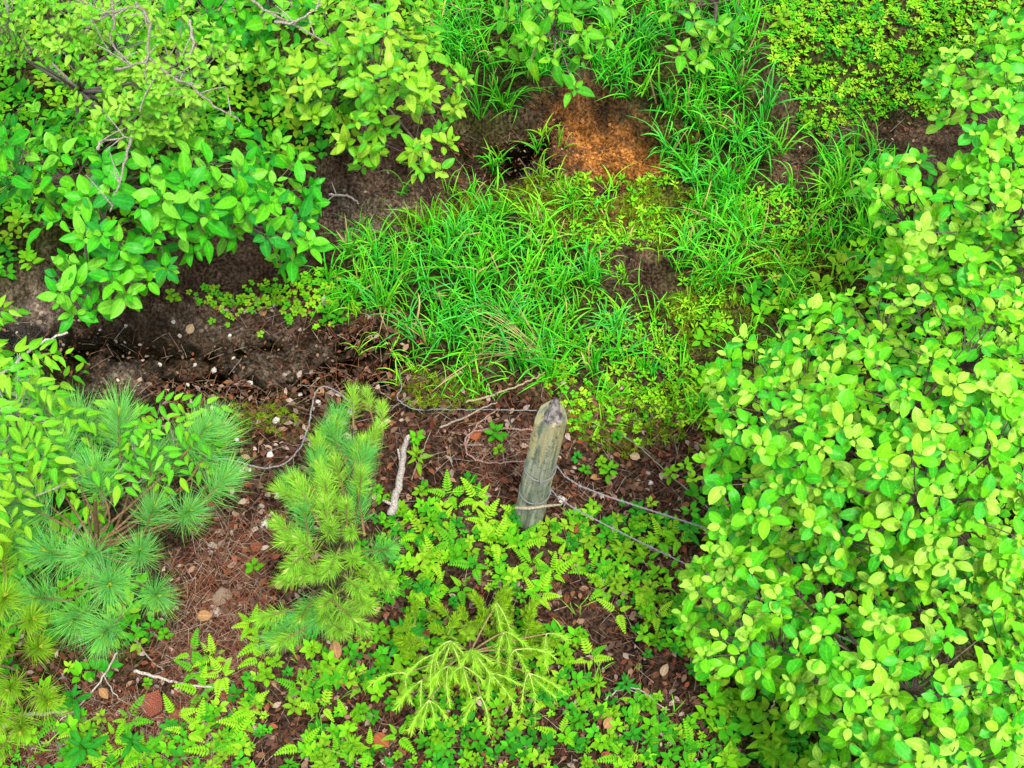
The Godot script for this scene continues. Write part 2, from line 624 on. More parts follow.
# ---------------------------------------------------------------- litter
func make_litter() -> void:
	var mb := MB.new()
	mb.leaf(Transform3D.IDENTITY, 3, w_ovate, 0.16, 0.35, Color.WHITE)
	var leaf := mb.mesh()
	var xf := []
	var cols := []
	var pal := [Color(0.16, 0.075, 0.04), Color(0.10, 0.05, 0.03), Color(0.07, 0.04, 0.03), Color(0.21, 0.13, 0.085), Color(0.17, 0.055, 0.03), Color(0.05, 0.03, 0.024), Color(0.30, 0.23, 0.19)]
	for p in scatter("litter", 0.024):
		if inside("pool", p.x, p.z) and rng.randf() < 0.7: continue
		var s := r(0.014, 0.042)
		var d := Vector3(r(-1, 1), r(-0.25, 0.35), r(-1, 1)).normalized()
		xf.push_back(Transform3D(facing(d, Vector3(r(-0.6, 0.6), 1, r(-0.6, 0.6))).scaled(Vector3.ONE * s), p + Vector3(0, r(0.001, 0.012), 0)))
		cols.push_back(pal[rng.randi_range(0, 6) if rng.randf() < 0.7 else 2] * r(0.35, 1.1))
	for p in scatter("muck", 0.04) + scatter("mud", 0.045):
		var s := r(0.008, 0.024)
		var d := Vector3(r(-1, 1), r(-0.2, 0.3), r(-1, 1)).normalized()
		xf.push_back(Transform3D(facing(d, Vector3(r(-0.4, 0.4), 1, r(-0.4, 0.4))).scaled(Vector3.ONE * s), p + Vector3(0, r(0.001, 0.008), 0)))
		cols.push_back(pal[rng.randi_range(1, 5)] * r(0.4, 1.1) if rng.randf() < 0.96 else Color(0.34, 0.28, 0.22) * r(0.5, 1.1))
	tag(multi("leaf_litter", leaf, M.litter, xf, cols), "brown scraps of dead leaves carpeting the forest floor", "leaf litter", "", "stuff")

	# clods of mud
	var clod := stone_mesh(90)
	xf = []
	cols = []
	for p in scatter("mud", 0.015) + scatter("muck", 0.018) + scatter("clay", 0.017) + scatter("silt", 0.022):
		var s := 0.004 + 0.020 * pow(rng.randf(), 3.0)
		xf.push_back(Transform3D(Basis(Vector3(r(-1, 1), r(-1, 1), r(-1, 1)).normalized(), r(0, 3)).scaled(Vector3(s, s, s) * r(0.7, 1.3)), p + Vector3(0, s * 0.1, 0)))
		cols.push_back(earth(p.x, p.z) * r(0.35, 1.9))
	tag(multi("mud_clods", clod, M.bark, xf, cols), "crumbs of dark mud along the stream bed", "mud", "", "stuff")

	var nb := MB.new()
	nb.needle(Vector3(0, 0, -0.5), Vector3(0, 0.05, 0), Vector3.RIGHT, 1.0, Color.WHITE)
	nb.needle(Vector3(0, 0.05, 0), Vector3(0, 0, 0.5), Vector3.RIGHT, 1.0, Color.WHITE)
	xf = []
	cols = []
	for pass_ in 4:
		for p in scatter(["litter", "red", "mud", "muck"][pass_], [0.030, 0.013, 0.055, 0.06][pass_]):
			var l := r(0.04, 0.11)
			var d := Vector3(r(-1, 1), r(-0.12, 0.16), r(-1, 1)).normalized()
			xf.push_back(Transform3D(facing(d, Vector3(r(-0.5, 0.5), 1, r(-0.5, 0.5))) * Basis.from_scale(Vector3(r(0.0008, 0.0017), l, l)), p + Vector3(0, r(0.004, 0.02), 0)))
			cols.push_back([Color(0.16, 0.06, 0.034), Color(0.10, 0.036, 0.022), Color(0.19, 0.10, 0.06), Color(0.22, 0.18, 0.14)][rng.randi_range(0, 3)] * r(0.4, 1.0))
	tag(multi("fallen_pine_needles", nb.mesh(), M.litter, xf, cols), "reddish fallen pine needles strewn over the litter", "pine needles", "", "stuff")

# ---------------------------------------------------------------- grass
func blade_mesh(arch: float) -> ArrayMesh:
	var mb := MB.new()
	var rows := 7
	for i in rows + 1:
		var t := float(i) / rows
		var w := 0.5 * (1.0 - pow(t, 2.2)) * (0.6 + 0.4 * minf(t * 4.0, 1.0)) + 0.01
		var y := sin(PI * arch * t) / sin(PI * minf(arch, 0.5))
		var z := pow(t, 1.5)
		for k in 3:
			mb.vert(Vector3((k - 1) * w, y, z - (0.0 if k == 1 else 0.02)), Color.WHITE * (1.0 if k != 1 else 0.85))
	for i in rows:
		for k in 2:
			var a := i * 3 + k
			mb.tri(a, a + 4, a + 3)
			mb.tri(a, a + 1, a + 4)
	return mb.mesh()

func tuft(p: Vector3, n: int, lmin: float, lmax: float, spread: float, pal: Array, xf: Array, cols: Array, wmul := 1.0) -> void:
	var tone := r(0.75, 1.2)
	var base: Color = pal[rng.randi_range(0, pal.size() - 1)]
	for k in n:
		var az := r(0, TAU)
		var l := r(lmin, lmax)
		var lean := clampf(r(0.15, 1.0) * spread, 0.1, 0.95)
		var reach := l * lean
		var hh := l * sqrt(1.0 - lean * lean * 0.8)
		var off := Vector3(r(-1, 1), 0, r(-1, 1)) * 0.022
		var b := Basis(Vector3.UP, az) * Basis(Vector3(0, 0, 1), r(-0.35, 0.35)) * Basis.from_scale(Vector3(r(0.0045, 0.0095) * wmul, hh * 0.85, reach))
		xf.push_back(Transform3D(b, p + off - Vector3(0, 0.01, 0)))
		var c := base.lerp(pal[rng.randi_range(0, pal.size() - 1)], r(0, 0.6)) * tone * r(0.8, 1.2)
		if rng.randf() < 0.035: c = Color(0.36, 0.30, 0.12) * r(0.7, 1.1)
		cols.push_back(c)

func make_grass() -> void:
	var pal := [Color(0.04, 0.37, 0.008), Color(0.06, 0.41, 0.010), Color(0.02, 0.28, 0.010), Color(0.13, 0.46, 0.014), Color(0.05, 0.40, 0.05)]
	var xf := []
	var cols := []
	for p in scatter("sedge", 0.08):
		if n1.get_noise_2d(p.x * 55 + 77, p.z * 55) < -0.22: continue
		var big := n3.get_noise_2d(p.x * 60, p.z * 60 + 44)
		tuft(p, rng.randi_range(10, 24), 0.09, 0.25 + 0.12 * big, 0.97, pal, xf, cols)
	for p in scatter("sparse_sedge", 0.10):
		if n1.get_noise_2d(p.x * 50, p.z * 50 + 31) < -0.18: continue
		tuft(p, rng.randi_range(6, 13), 0.06, 0.17, 1.0, [pal[1], pal[3], Color(0.20, 0.46, 0.02)], xf, cols, 0.8)
	for p in scatter("floor_green", 0.16):
		if rng.randf() < 0.5: continue
		tuft(p, rng.randi_range(3, 8), 0.05, 0.13, 1.0, [pal[3], Color(0.14, 0.3, 0.03)], xf, cols, 0.6)
	tag(multi("sedge_grass", blade_mesh(0.62), M.blade, xf, cols), "arching bright green sedge grass covering the stream banks", "grass", "", "stuff")

	# tufts that stand alone
	var alone := [[492, 172, 0.22, 15, "lone green sedge tuft in the dark mud left of the clay pool"], [838, 196, 0.30, 46, "dense green sedge tussock beside the right-hand clay patch"], [596, 206, 0.11, 9, "small green grass tuft on the muddy bank below the clay pool"], [648, 372, 0.2, 18, "green grass tuft just above right of the fence post top"]]
	for a in alone:
		xf = []
		cols = []
		tuft(Vector3.ZERO, a[3], a[2] * 0.5, a[2], 0.98, pal, xf, cols)
		var p := G(a[0], a[1])
		var mb := MB.new()
		var bm := blade_mesh(0.62).surface_get_arrays(0)
		for i in xf.size():
			var f := mb.v.size()
			var vs: PackedVector3Array = bm[Mesh.ARRAY_VERTEX]
			for q in vs: mb.vert(xf[i] * q, cols[i])
			for q in bm[Mesh.ARRAY_INDEX]: mb.ix.push_back(f + q)
		var o := obj("sedge_tuft", mb.mesh(), M.blade)
		o.position = p
		tag(o, a[4], "grass tuft", "sedge tufts standing apart")

	# straw-coloured dead tuft
	var sb := MB.new()
	var at := G(546, 362)
	for k in 34:
		var tip := G(r(462, 525), r(305, 375)) - at + Vector3(0, r(0.04, 0.16), 0)
		var mid := tip * 0.5 + Vector3(0, r(0.06, 0.14), 0)
		var pts := bez(Vector3(r(-0.02, 0.02), 0, r(-0.02, 0.02)), mid, tip, 6)
		sb.tube(pts, taper(0.0022, 0.0008, 7), 3, Color(0.42, 0.32, 0.14).lerp(Color(0.26, 0.30, 0.10), rng.randf()) * r(0.7, 1.1))
	var so := obj("dead_grass_tuft", sb.mesh(), M.litter)
	so.position = at
	tag(so, "straw coloured dead grass fanning left above the fence post", "grass tuft")

# ---------------------------------------------------------------- low cover
func sprig_mesh(n: int, shape: Callable, sd: int, lay: float) -> ArrayMesh:
	var q := RandomNumberGenerator.new()
	q.seed = sd
	var mb := MB.new()
	for k in n:
		var az := 2.4 * k + q.randf_range(-0.3, 0.3)
		var el := q.randf_range(lay, lay + 0.6)
		var d := Vector3(cos(az) * cos(el), sin(el), sin(az) * cos(el))
		var s := q.randf_range(0.55, 1.0)
		var g := q.randf_range(0.75, 1.1)
		mb.leaf(Transform3D(facing(d, Vector3.UP).scaled(Vector3.ONE * s), Vector3(0, 0.35 * k / n, 0) + d * 0.12), 3, shape, 0.15, 0.25, Color(g, g, g))
	mb.tube(PackedVector3Array([Vector3(0, -0.4, 0), Vector3(0.02, 0, 0), Vector3(0, 0.4, 0)]), PackedFloat32Array([0.03, 0.03, 0.02]), 3, Color(0.8, 0.7, 0.6), false)
	return mb.mesh()

func cover(called: String, mesh: Mesh, reg: String, step: float, smin: float, smax: float, pal: Array, thr: float, label: String, cat: String) -> void:
	var xf := []
	var cols := []
	for p in scatter(reg, step):
		if n1.get_noise_2d(p.x * 45 + 13, p.z * 45 - 9) + 0.3 * n2.get_noise_2d(p.x * 80, p.z * 80) < thr: continue
		var s := r(smin, smax)
		var b := Basis(Vector3(r(-1, 1), 0, r(-1, 1)).normalized(), r(0, 0.4)) * Basis(Vector3.UP, r(0, TAU))
		xf.push_back(Transform3D(b.scaled(Vector3.ONE * s), p + Vector3(0, s * r(0.2, 0.7), 0)))
		cols.push_back(pal[rng.randi_range(0, pal.size() - 1)] * r(0.7, 1.2))
	tag(multi(called, mesh, M.cover, xf, cols), label, cat, "", "stuff")

func make_cover() -> void:
	var fg := [Color(0.085, 0.34, 0.009), Color(0.13, 0.38, 0.010), Color(0.045, 0.27, 0.010), Color(0.18, 0.36, 0.018), Color(0.025, 0.20, 0.012)]
	var yg := [Color(0.12, 0.42, 0.010), Color(0.18, 0.46, 0.012), Color(0.07, 0.35, 0.010), Color(0.24, 0.46, 0.02)]
	cover("low_ground_cover", sprig_mesh(7, w_lance, 3, 0.1), "mat", 0.026, 0.014, 0.036, yg + fg, -0.48, "mat of small yellow green leaves behind the stream", "ground cover")
	cover("understorey_cover", sprig_mesh(6, w_ovate, 4, 0.1), "under", 0.05, 0.03, 0.065, fg, -0.16, "mixed green seedlings carpeting the ground under the shrubs", "ground cover")
	cover("forest_floor_cover", sprig_mesh(7, w_ovate, 5, 0.15), "floor_green", 0.040, 0.014, 0.044, fg, -0.12, "tiny round leaved plants scattered over the lower forest floor", "ground cover")
	cover("bank_cover", sprig_mesh(6, w_round, 6, 0.1), "fringe", 0.028, 0.011, 0.022, yg, -0.2, "tiny yellow green plants fringing the stream banks", "ground cover")
	cover("bank_weeds", sprig_mesh(6, w_lance, 9, 0.2), "bank_green", 0.034, 0.014, 0.034, yg, -0.02, "tiny weeds speckling the mossy bank around the grass", "weeds")
	var mb := MB.new()
	var q := RandomNumberGenerator.new()
	q.seed = 8
	for k in 12:
		var d := Vector3(q.randf_range(-1, 1), q.randf_range(0.5, 1.4), q.randf_range(-1, 1)).normalized()
		mb.needle(Vector3(q.randf_range(-0.5, 0.5), 0, q.randf_range(-0.5, 0.5)), d, d.cross(Vector3(0.3, 0.2, 1)).normalized(), 0.09, Color.WHITE * q.randf_range(0.7, 1.1))
	var mossm := mb.mesh()
	cover("moss", mossm, "moss", 0.018, 0.010, 0.024, [Color(0.20, 0.34, 0.012), Color(0.14, 0.30, 0.012), Color(0.22, 0.28, 0.02)], -0.2, "yellow green moss on the damp mud", "moss")

# ---------------------------------------------------------------- fence
func make_post() -> void:
	var base := G(528, 519)
	var h := 0.6
	for k in 30:
		var q := P(556, 398, base.y + h)
		h += (base.z - q.z) * 0.8
		h = clampf(h, 0.3, 1.6)
	var top := P(556, 398, base.y + h)
	print("post height ", h, " base ", base, " top ", top)
	var root := thing("fence_post", "weathered grey green wooden fence post with a pointed top", "fence post", base)
	var ax := (top - base)
	var len := ax.length()
	ax = ax.normalized()
	var sx := Vector3.RIGHT
	sx = (sx - ax * sx.dot(ax)).normalized()
	var sz := sx.cross(ax)
	var mb := MB.new()
	var tb := MB.new()
	var S := 72
	var R := 130
	var shoulder := len - 0.25
	var qn := FastNoiseLite.new()
	qn.seed = 71; qn.frequency = 0.06; qn.fractal_octaves = 4
	for part in 2:
		var b := mb if part == 0 else tb
		var rows := R if part == 0 else 60
		var first := 0
		for i in rows + 1:
			var y: float = lerpf(-0.12, shoulder, float(i) / rows) if part == 0 else lerpf(shoulder, len, float(i) / rows)
			for k in S:
				var th := TAU * k / S
				var rad := 0.053 - 0.002 * y
				rad *= 1.0 + 0.10 * cos(4.0 * th + 0.6) + 0.03 * qn.get_noise_2d(cos(th) * 12, sin(th) * 12 + y * 6) + 0.035 * qn.get_noise_3d(cos(th) * 55, y * 14, sin(th) * 55)
				for cr in [[1.2, 0.05, 0.011], [1.75, 0.035, 0.007], [2.5, 0.03, 0.006], [0.5, 0.03, 0.006], [4.2, 0.05, 0.01], [5.3, 0.04, 0.008]]:
					var dd: float = th - cr[0] - 0.12 * qn.get_noise_2d(y * 40, cr[0] * 30)
					rad -= cr[2] * exp(-pow(dd / cr[1], 2.0)) * clampf(0.6 + 1.6 * qn.get_noise_2d(y * 30, cr[0] * 90), 0, 1)
				if part == 1:
					for pk in [[PI * 1.5, 0.24], [0.15, 0.33], [3.0, 0.32], [1.45, 0.5]]:
						var cc := cos(th - pk[0])
						if cc > 0.05: rad = minf(rad, (len - y) * pk[1] / cc + 0.0012)
				var dir := sx * cos(th) + sz * -sin(th) * -1.0
				var ps := dir * rad
				var g := qn.get_noise_3d(ps.x * 420, y * 60, ps.z * 420)
				var g2 := qn.get_noise_3d(ps.x * 700 + 80, y * 420, ps.z * 700)
				var gr := qn.get_noise_3d(ps.x * 1500, y * 45 + 40, ps.z * 1500)
				var c := Color(0.26, 0.30, 0.22).lerp(Color(0.46, 0.48, 0.38), clampf(0.5 + 2.2 * gr, 0, 1))
				c = c.lerp(Color(0.17, 0.22, 0.15), clampf(-g * 3.0 - 0.2, 0, 0.8))
				var yel := clampf(g * 2.6 + (0.65 if y > len * (0.60 + 0.1 * g2) else -0.75) + g2 * 0.8, 0, 1)
				c = c.lerp(Color(0.56, 0.49, 0.25), yel * 0.85)
				c = c.lerp(Color(0.10, 0.08, 0.06), clampf(g2 * 3.4 - 0.9, 0, 0.75))
				if part == 1 and y > len - (0.105 if sin(th) > 0.3 else 0.05) + 0.04 * g: c = Color(0.20, 0.18, 0.18).lerp(Color(0.36, 0.33, 0.31), clampf(0.5 + gr * 2.0, 0, 1)).lerp(Color(0.06, 0.05, 0.05), clampf(g2 * 3.0, 0, 0.8))
				b.vert(ax * y + dir * rad, c, Vector2(th, y))
		for i in rows:
			for k in S:
				var p0 := first + i * S + k
				var p1 := first + i * S + (k + 1) % S
				b.tri(p0, p1, p1 + S)
				b.tri(p0, p1 + S, p0 + S)
	var pm := mat(Color.WHITE, 0.92)
	pm.albedo_texture = noise_tex(0.05, 0.6, 1.0, 73)
	pm.uv1_triplanar = true
	pm.uv1_scale = Vector3(14, 4, 14)
	obj("shaft", mb.mesh(), pm, root)
	obj("pointed_top", tb.mesh(), pm, root)
	# strands: start on the post and run right under the big shrub
	var hs := [0.0, 0.0]
	var defs := [[524, 476, 534, 477, 560, 482, 690, 523, 900, 592, "upper rusty grey barbed wire strand running right from the fence post"], [516, 508, 530, 507, 552, 503, 690, 566, 900, 664, "lower rusty grey barbed wire strand tied low round the fence post"]]
	for k in 2:
		var d: Array = defs[k]
		# height where the strand touches the front of the post
		var f: float = [0.47, 0.27][k]
		var on: Vector3 = base + ax * len * f
		var y := on.y
		var pts := PackedVector3Array()
		var n0 := 20
		var rr := 0.0575
		for i in n0 + 1:
			var th := lerpf(PI * 1.0, TAU * 1.0 + PI * 0.5, float(i) / n0)
			pts.push_back(on + sx * cos(th) * -rr + sz * sin(th) * rr * -1.0 * -1.0 + ax * 0.004 * sin(i * 0.9))
		# from the right side of the post off to the right
		pts = PackedVector3Array()
		for i in n0 + 1:
			var th := lerpf(PI * 1.15, -PI * 0.10, float(i) / n0)
			pts.push_back(on + sx * cos(th) * rr + Vector3(0, 0, 1) * sin(th) * rr)
		for e in [[d[4] + 20, d[5] + 4], [d[6], d[7]], [d[8], d[9]]]:
			pts.push_back(P(e[0], e[1], y + r(-0.01, 0.01)))
		var sp := smooth_path(pts, 3)
		# finer along the free part
		var fine := PackedVector3Array()
		for i in sp.size() - 1:
			var seg := maxi(1, int(sp[i].distance_to(sp[i + 1]) / 0.006))
			for s in seg: fine.push_back(sp[i].lerp(sp[i + 1], float(s) / seg) - Vector3(0, 0.0, 0))
		var wroot := thing("barbed_wire", d[10], "wire", on, "barbed wire strands of the fence")
		for st in 2:
			var wb := MB.new()
			var tw := PackedVector3Array()
			for i in fine.size():
				var ph := i * 0.006 / 0.035 * TAU + st * PI
				tw.push_back(fine[i] - on + Vector3(0, sin(ph), cos(ph)) * 0.0018)
			wb.tube(tw, taper(0.0018, 0.0018, tw.size()), 5, Color.WHITE)
			obj("strand", wb.mesh(), M.wire, wroot)
		var i := 55
		while i < fine.size():
			var bb := MB.new()
			for s in 2:
				var dv := Vector3(r(-0.4, 0.4), r(-1, 1), r(-1, 1)).normalized() * 0.016
				bb.tube(PackedVector3Array([-dv, dv]), PackedFloat32Array([0.0013, 0.0006]), 4, Color.WHITE)
			bb.tube(PackedVector3Array([Vector3(-0.005, 0, 0), Vector3(0.005, 0, 0)]), PackedFloat32Array([0.0045, 0.0045]), 6, Color.WHITE)
			var o := obj("barb", bb.mesh(), M.wire, wroot)
			o.position = fine[i] - on
			i += 26
	# wire staples on the post
	for f in [0.47, 0.27, 0.64]:
		var sb := MB.new()
		var c: Vector3 = ax * len * f
		var pts := PackedVector3Array()
		for i in 9:
			var th := PI * i / 8.0
			pts.push_back(c + Vector3(0, 0, 0.056) + ax * cos(th) * 0.014 + Vector3(0, 0, 1) * sin(th) * 0.012)
		sb.tube(pts, taper(0.002, 0.002, 9), 5, Color.WHITE)
		obj("staple", sb.mesh(), M.wire, root)
	# a splinter of pale wood tucked under the lower strand
	var wood := MB.new()
	var l0 := base + ax * len * 0.26
	wood.tube(PackedVector3Array([Vector3(-0.07, -0.02, 0.06), Vector3(-0.02, 0.0, 0.07), Vector3(0.05, 0.010, 0.064), Vector3(0.10, 0.0, 0.055)]), PackedFloat32Array([0.006, 0.008, 0.006, 0.003]), 6, Color(0.36, 0.31, 0.23))
	var wo := obj("wood_splinter", wood.mesh(), M.bark)
	wo.position = l0
	tag(wo, "pale stick wedged behind the wire low on the fence post", "stick")

# ---------------------------------------------------------------- shrubs
func shrub(c: Dictionary) -> void:
	var poly := PackedVector2Array()
	var pts: Array = c.poly
	for k in range(0, pts.size(), 2): poly.push_back(Vector2(pts[k], pts[k + 1]))
	var bb := Rect2(poly[0], Vector2.ZERO)
	for q in poly: bb = bb.expand(q)
	var base := G(c.base[0], c.base[1])
	var root := thing(c.name, c.label, c.get("category", "shrub"), base, c.get("group", ""))
	# twig tips spread through the crown, upper shell first
	var tips := []
	var flat := []
	var tries := 0
	while tips.size() < c.n and tries < c.n * 40:
		tries += 1
		var q := Vector2(r(bb.position.x, bb.end.x), r(bb.position.y, bb.end.y))
		if not Geometry2D.is_point_in_polygon(q, poly): continue
		var low: bool = rng.randf() < c.get("low", 0.3)
		if n1.get_noise_2d(q.x * 0.32 + c.seed * 31, q.y * 0.32) < c.get("gap", -0.6) : continue
		if not low:
			var near := false
			for e in flat:
				if q.distance_to(e) < c.space:
					near = true
					break
			if near: continue
			flat.push_back(q)
		var d := clampf(poly_dist(q, poly) / c.dome, 0.0, 1.0)
		var h: float = lerpf(c.h0, c.h1, sqrt(d)) + c.get("rough", 0.12) * n1.get_noise_2d(q.x * 0.6, q.y * 0.6 + c.seed * 57) * 2.0 + r(-0.05, 0.05)
		if low: h *= r(0.45, 0.92)
		h = maxf(h, 0.12)
		var w := P(q.x, q.y, h + base.y)
		w.y = maxf(w.y, gh(w.x, w.z) + 0.06)
		tips.push_back([w, low])
	# limbs
	var kk := clampi(int(tips.size() / 11.0), 3, 14)
	var cen := []
	for k in kk: cen.push_back(tips[int(float(k) * tips.size() / kk)][0])
	var who := []
	for it in 5:
		who = []
		var sum := []
		var cnt := []
		for k in kk:
			sum.push_back(Vector3.ZERO)
			cnt.push_back(0)
		for t in tips:
			var best := 0
			for k in kk:
				if (t[0] as Vector3).distance_squared_to(cen[k]) < (t[0] as Vector3).distance_squared_to(cen[best]): best = k
			who.push_back(best)
			sum[best] += t[0]
			cnt[best] += 1
		for k in kk:
			if cnt[k] > 0: cen[k] = sum[k] / cnt[k]
	var mid := Vector3.ZERO
	for t in tips: mid += t[0] / tips.size()
	var fork := base.lerp(mid, 0.38)
	fork.y = base.y + (mid.y - base.y) * 0.42
	var barkc: Color = c.get("bark", Color(0.16, 0.13, 0.10))
	var tb := MB.new()
	var trunk := bez(Vector3(0, -0.05, 0), Vector3(r(-0.04, 0.04), (fork.y - base.y) * 0.6, r(-0.04, 0.04)), fork - base, 8)
	var tr: float = c.get("thick", 0.020)
	tb.tube(trunk, taper(tr, tr * 0.7, 9), 8, barkc)
	obj("trunk", tb.mesh(), M.bark, root)
	for k in kk:
		var e: Vector3 = fork.lerp(cen[k], 0.86) - Vector3(0, 0.07, 0)
		var path := bez(fork - base, (fork.lerp(e, 0.5) - base) + Vector3(r(-0.06, 0.06), 0.02, r(-0.06, 0.06)), e - base, 9)
		var lb := MB.new()
		lb.tube(path, taper(minf(0.010, tr * 0.6), 0.0035, 10), 6, barkc * r(0.85, 1.2))
		var limb := obj("branch", lb.mesh(), M.bark, root)
		var wb := MB.new()
		for i in tips.size():
			if who[i] != k: continue
			var t: Vector3 = tips[i][0] - base
			var s: Vector3 = path[4]
			for q in range(3, 10):
				if path[q].distance_squared_to(t) < s.distance_squared_to(t): s = path[q]
			var m := s.lerp(t, 0.55) + Vector3(r(-0.03, 0.03), -0.02, r(-0.03, 0.03))
			wb.tube(bez(s, m, t, 4), taper(0.0032, 0.0016, 5), 4, barkc * r(0.9, 1.5), false)
		if wb.v.size() > 0:
			var o := obj("twig", wb.mesh(), M.bark, limb)
			tag(o, "", "", "", "stuff")
	# leaves
	var leaves := []
	for i in tips.size():
		var tip: Vector3 = tips[i][0]
		var out := tip - mid
		out.y *= 0.4
		var al: float = c.get("axis", 0.03)
		var lean: float = c.get("lean", 0.5)
		var ax: Vector3 = (Vector3.UP * (1.0 - lean) + out.normalized() * lean * 0.8 + c.get("bias", Vector3.ZERO) + Vector3(r(-1, 1), r(-0.3, 0.3), r(-1, 1)) * 0.3).normalized()
		var n: int = rng.randi_range(c.per[0], c.per[1])
		var tone: int = rng.randi_range(0, c.tones.size() - 1)
		var az0 := r(0, TAU)
		var sideA := ax.cross(Vector3(0.2, 0.9, 0.3)).normalized()
		if c.get("spray", false):
			# alternate leaves on both sides of an arching twig
			var ln: float = c.axis
			var a1 := ax
			var pth := bez(tip - a1 * ln * 0.3, tip + a1 * ln * 0.4 + Vector3(0, ln * 0.15, 0), tip + a1 * ln * 0.8 - Vector3(0, ln * c.get("droop", 0.4), 0), n)
			for j in n:
				var pos := pth[j]
				var tg := (pth[j + 1] - pth[j]).normalized()
				var sd := tg.cross(Vector3.UP).normalized() * (1.0 if j % 2 == 0 else -1.0)
				var d := (sd * r(0.6, 1.0) + tg * r(0.5, 0.9) + Vector3(0, r(-0.5, 0.15), 0)).normalized()
				if j == n - 1: d = tg
				var nr := (Vector3.UP + Vector3(r(-0.4, 0.4), 0, r(-0.2, 0.5))).normalized()
				var s: float = c.size * r(0.7, 1.15)
				leaves.push_back([Transform3D(facing(d, nr).scaled(Vector3(s * r(0.85, 1.15), s, s)), pos + d * s * 0.14), tone if rng.randf() < 0.55 else rng.randi_range(0, c.tones.size() - 1)])
		else:
			for j in n:
				var u := float(j) / maxi(n - 1, 1)
				var az := az0 + j * 2.4 + r(-0.25, 0.25)
				var el := lerpf(0.05, 0.95, u) + r(-0.3, 0.2)
				var rad := sideA * cos(az) + ax.cross(sideA) * sin(az)
				var d := (rad * cos(el) + ax * sin(el)).normalized()
				var nr := (ax * cos(el) - rad * sin(el) * 0.6 + Vector3(0, 0.55, 0.12) + Vector3(r(-0.3, 0.3), 0, r(-0.3, 0.3))).normalized()
				var s: float = c.size * lerpf(1.15, 0.55, u * u) * r(0.62, 1.2)
				var tt: int = tone if rng.randf() < 0.5 else rng.randi_range(0, c.tones.size() - 1)
				if u > 0.75 and c.has("young"): tt = c.young
				leaves.push_back([Transform3D(facing(d, nr).scaled(Vector3(s * r(0.88, 1.12), s, s)), tip + ax * al * (u - 0.5) + d * s * 0.14), tt])
	put_leaves(root, base, leaves, c.shapes, c.tones)

# leaves that show are pieces of their own, the hidden ones one mass
func put_leaves(root: Node3D, base: Vector3, leaves: Array, shapes: Array, tones: Array) -> void:
	var cell := {}
	for i in leaves.size():
		var t: Transform3D = leaves[i][0]
		var q := proj(t * Vector3(0, 0, 0.5))
		if q.x < 0 or q.x > 1024 or q.y < 0 or q.y > 768: continue
		var key := Vector2i(int(q.x / 9.0), int(q.y / 9.0))
		if not cell.has(key) or cell[key][1] > q.z: cell[key] = [i, q.z, t.basis.z.length() / q.z]
	var list := cell.values()
	list.sort_custom(func(a, b): return a[2] > b[2])
	var single := {}
	for k in mini(300, list.size()): single[list[k][0]] = true
	var mats := []
	for t in tones:
		var m: StandardMaterial3D = M.leaf.duplicate()
		m.albedo_color = (t as Color).linear_to_srgb()
		mats.push_back(m)
	var xs := [[], [], [], [], []]
	var cs := [[], [], [], [], []]
	for i in leaves.size():
		var t: Transform3D = leaves[i][0]
		t.origin -= base
		var v := i % 5
		if single.has(i):
			var o := obj("leaf", shapes[v], mats[leaves[i][1]], root)
			o.transform = t
		else:
			xs[v].push_back(t)
			cs[v].push_back(tones[leaves[i][1]])
	for v in 5:
		if xs[v].size() > 0:
			var mm := multi("foliage", shapes[v], M.leaf, xs[v], cs[v], root)
			tag(mm, "", "", "", "stuff")

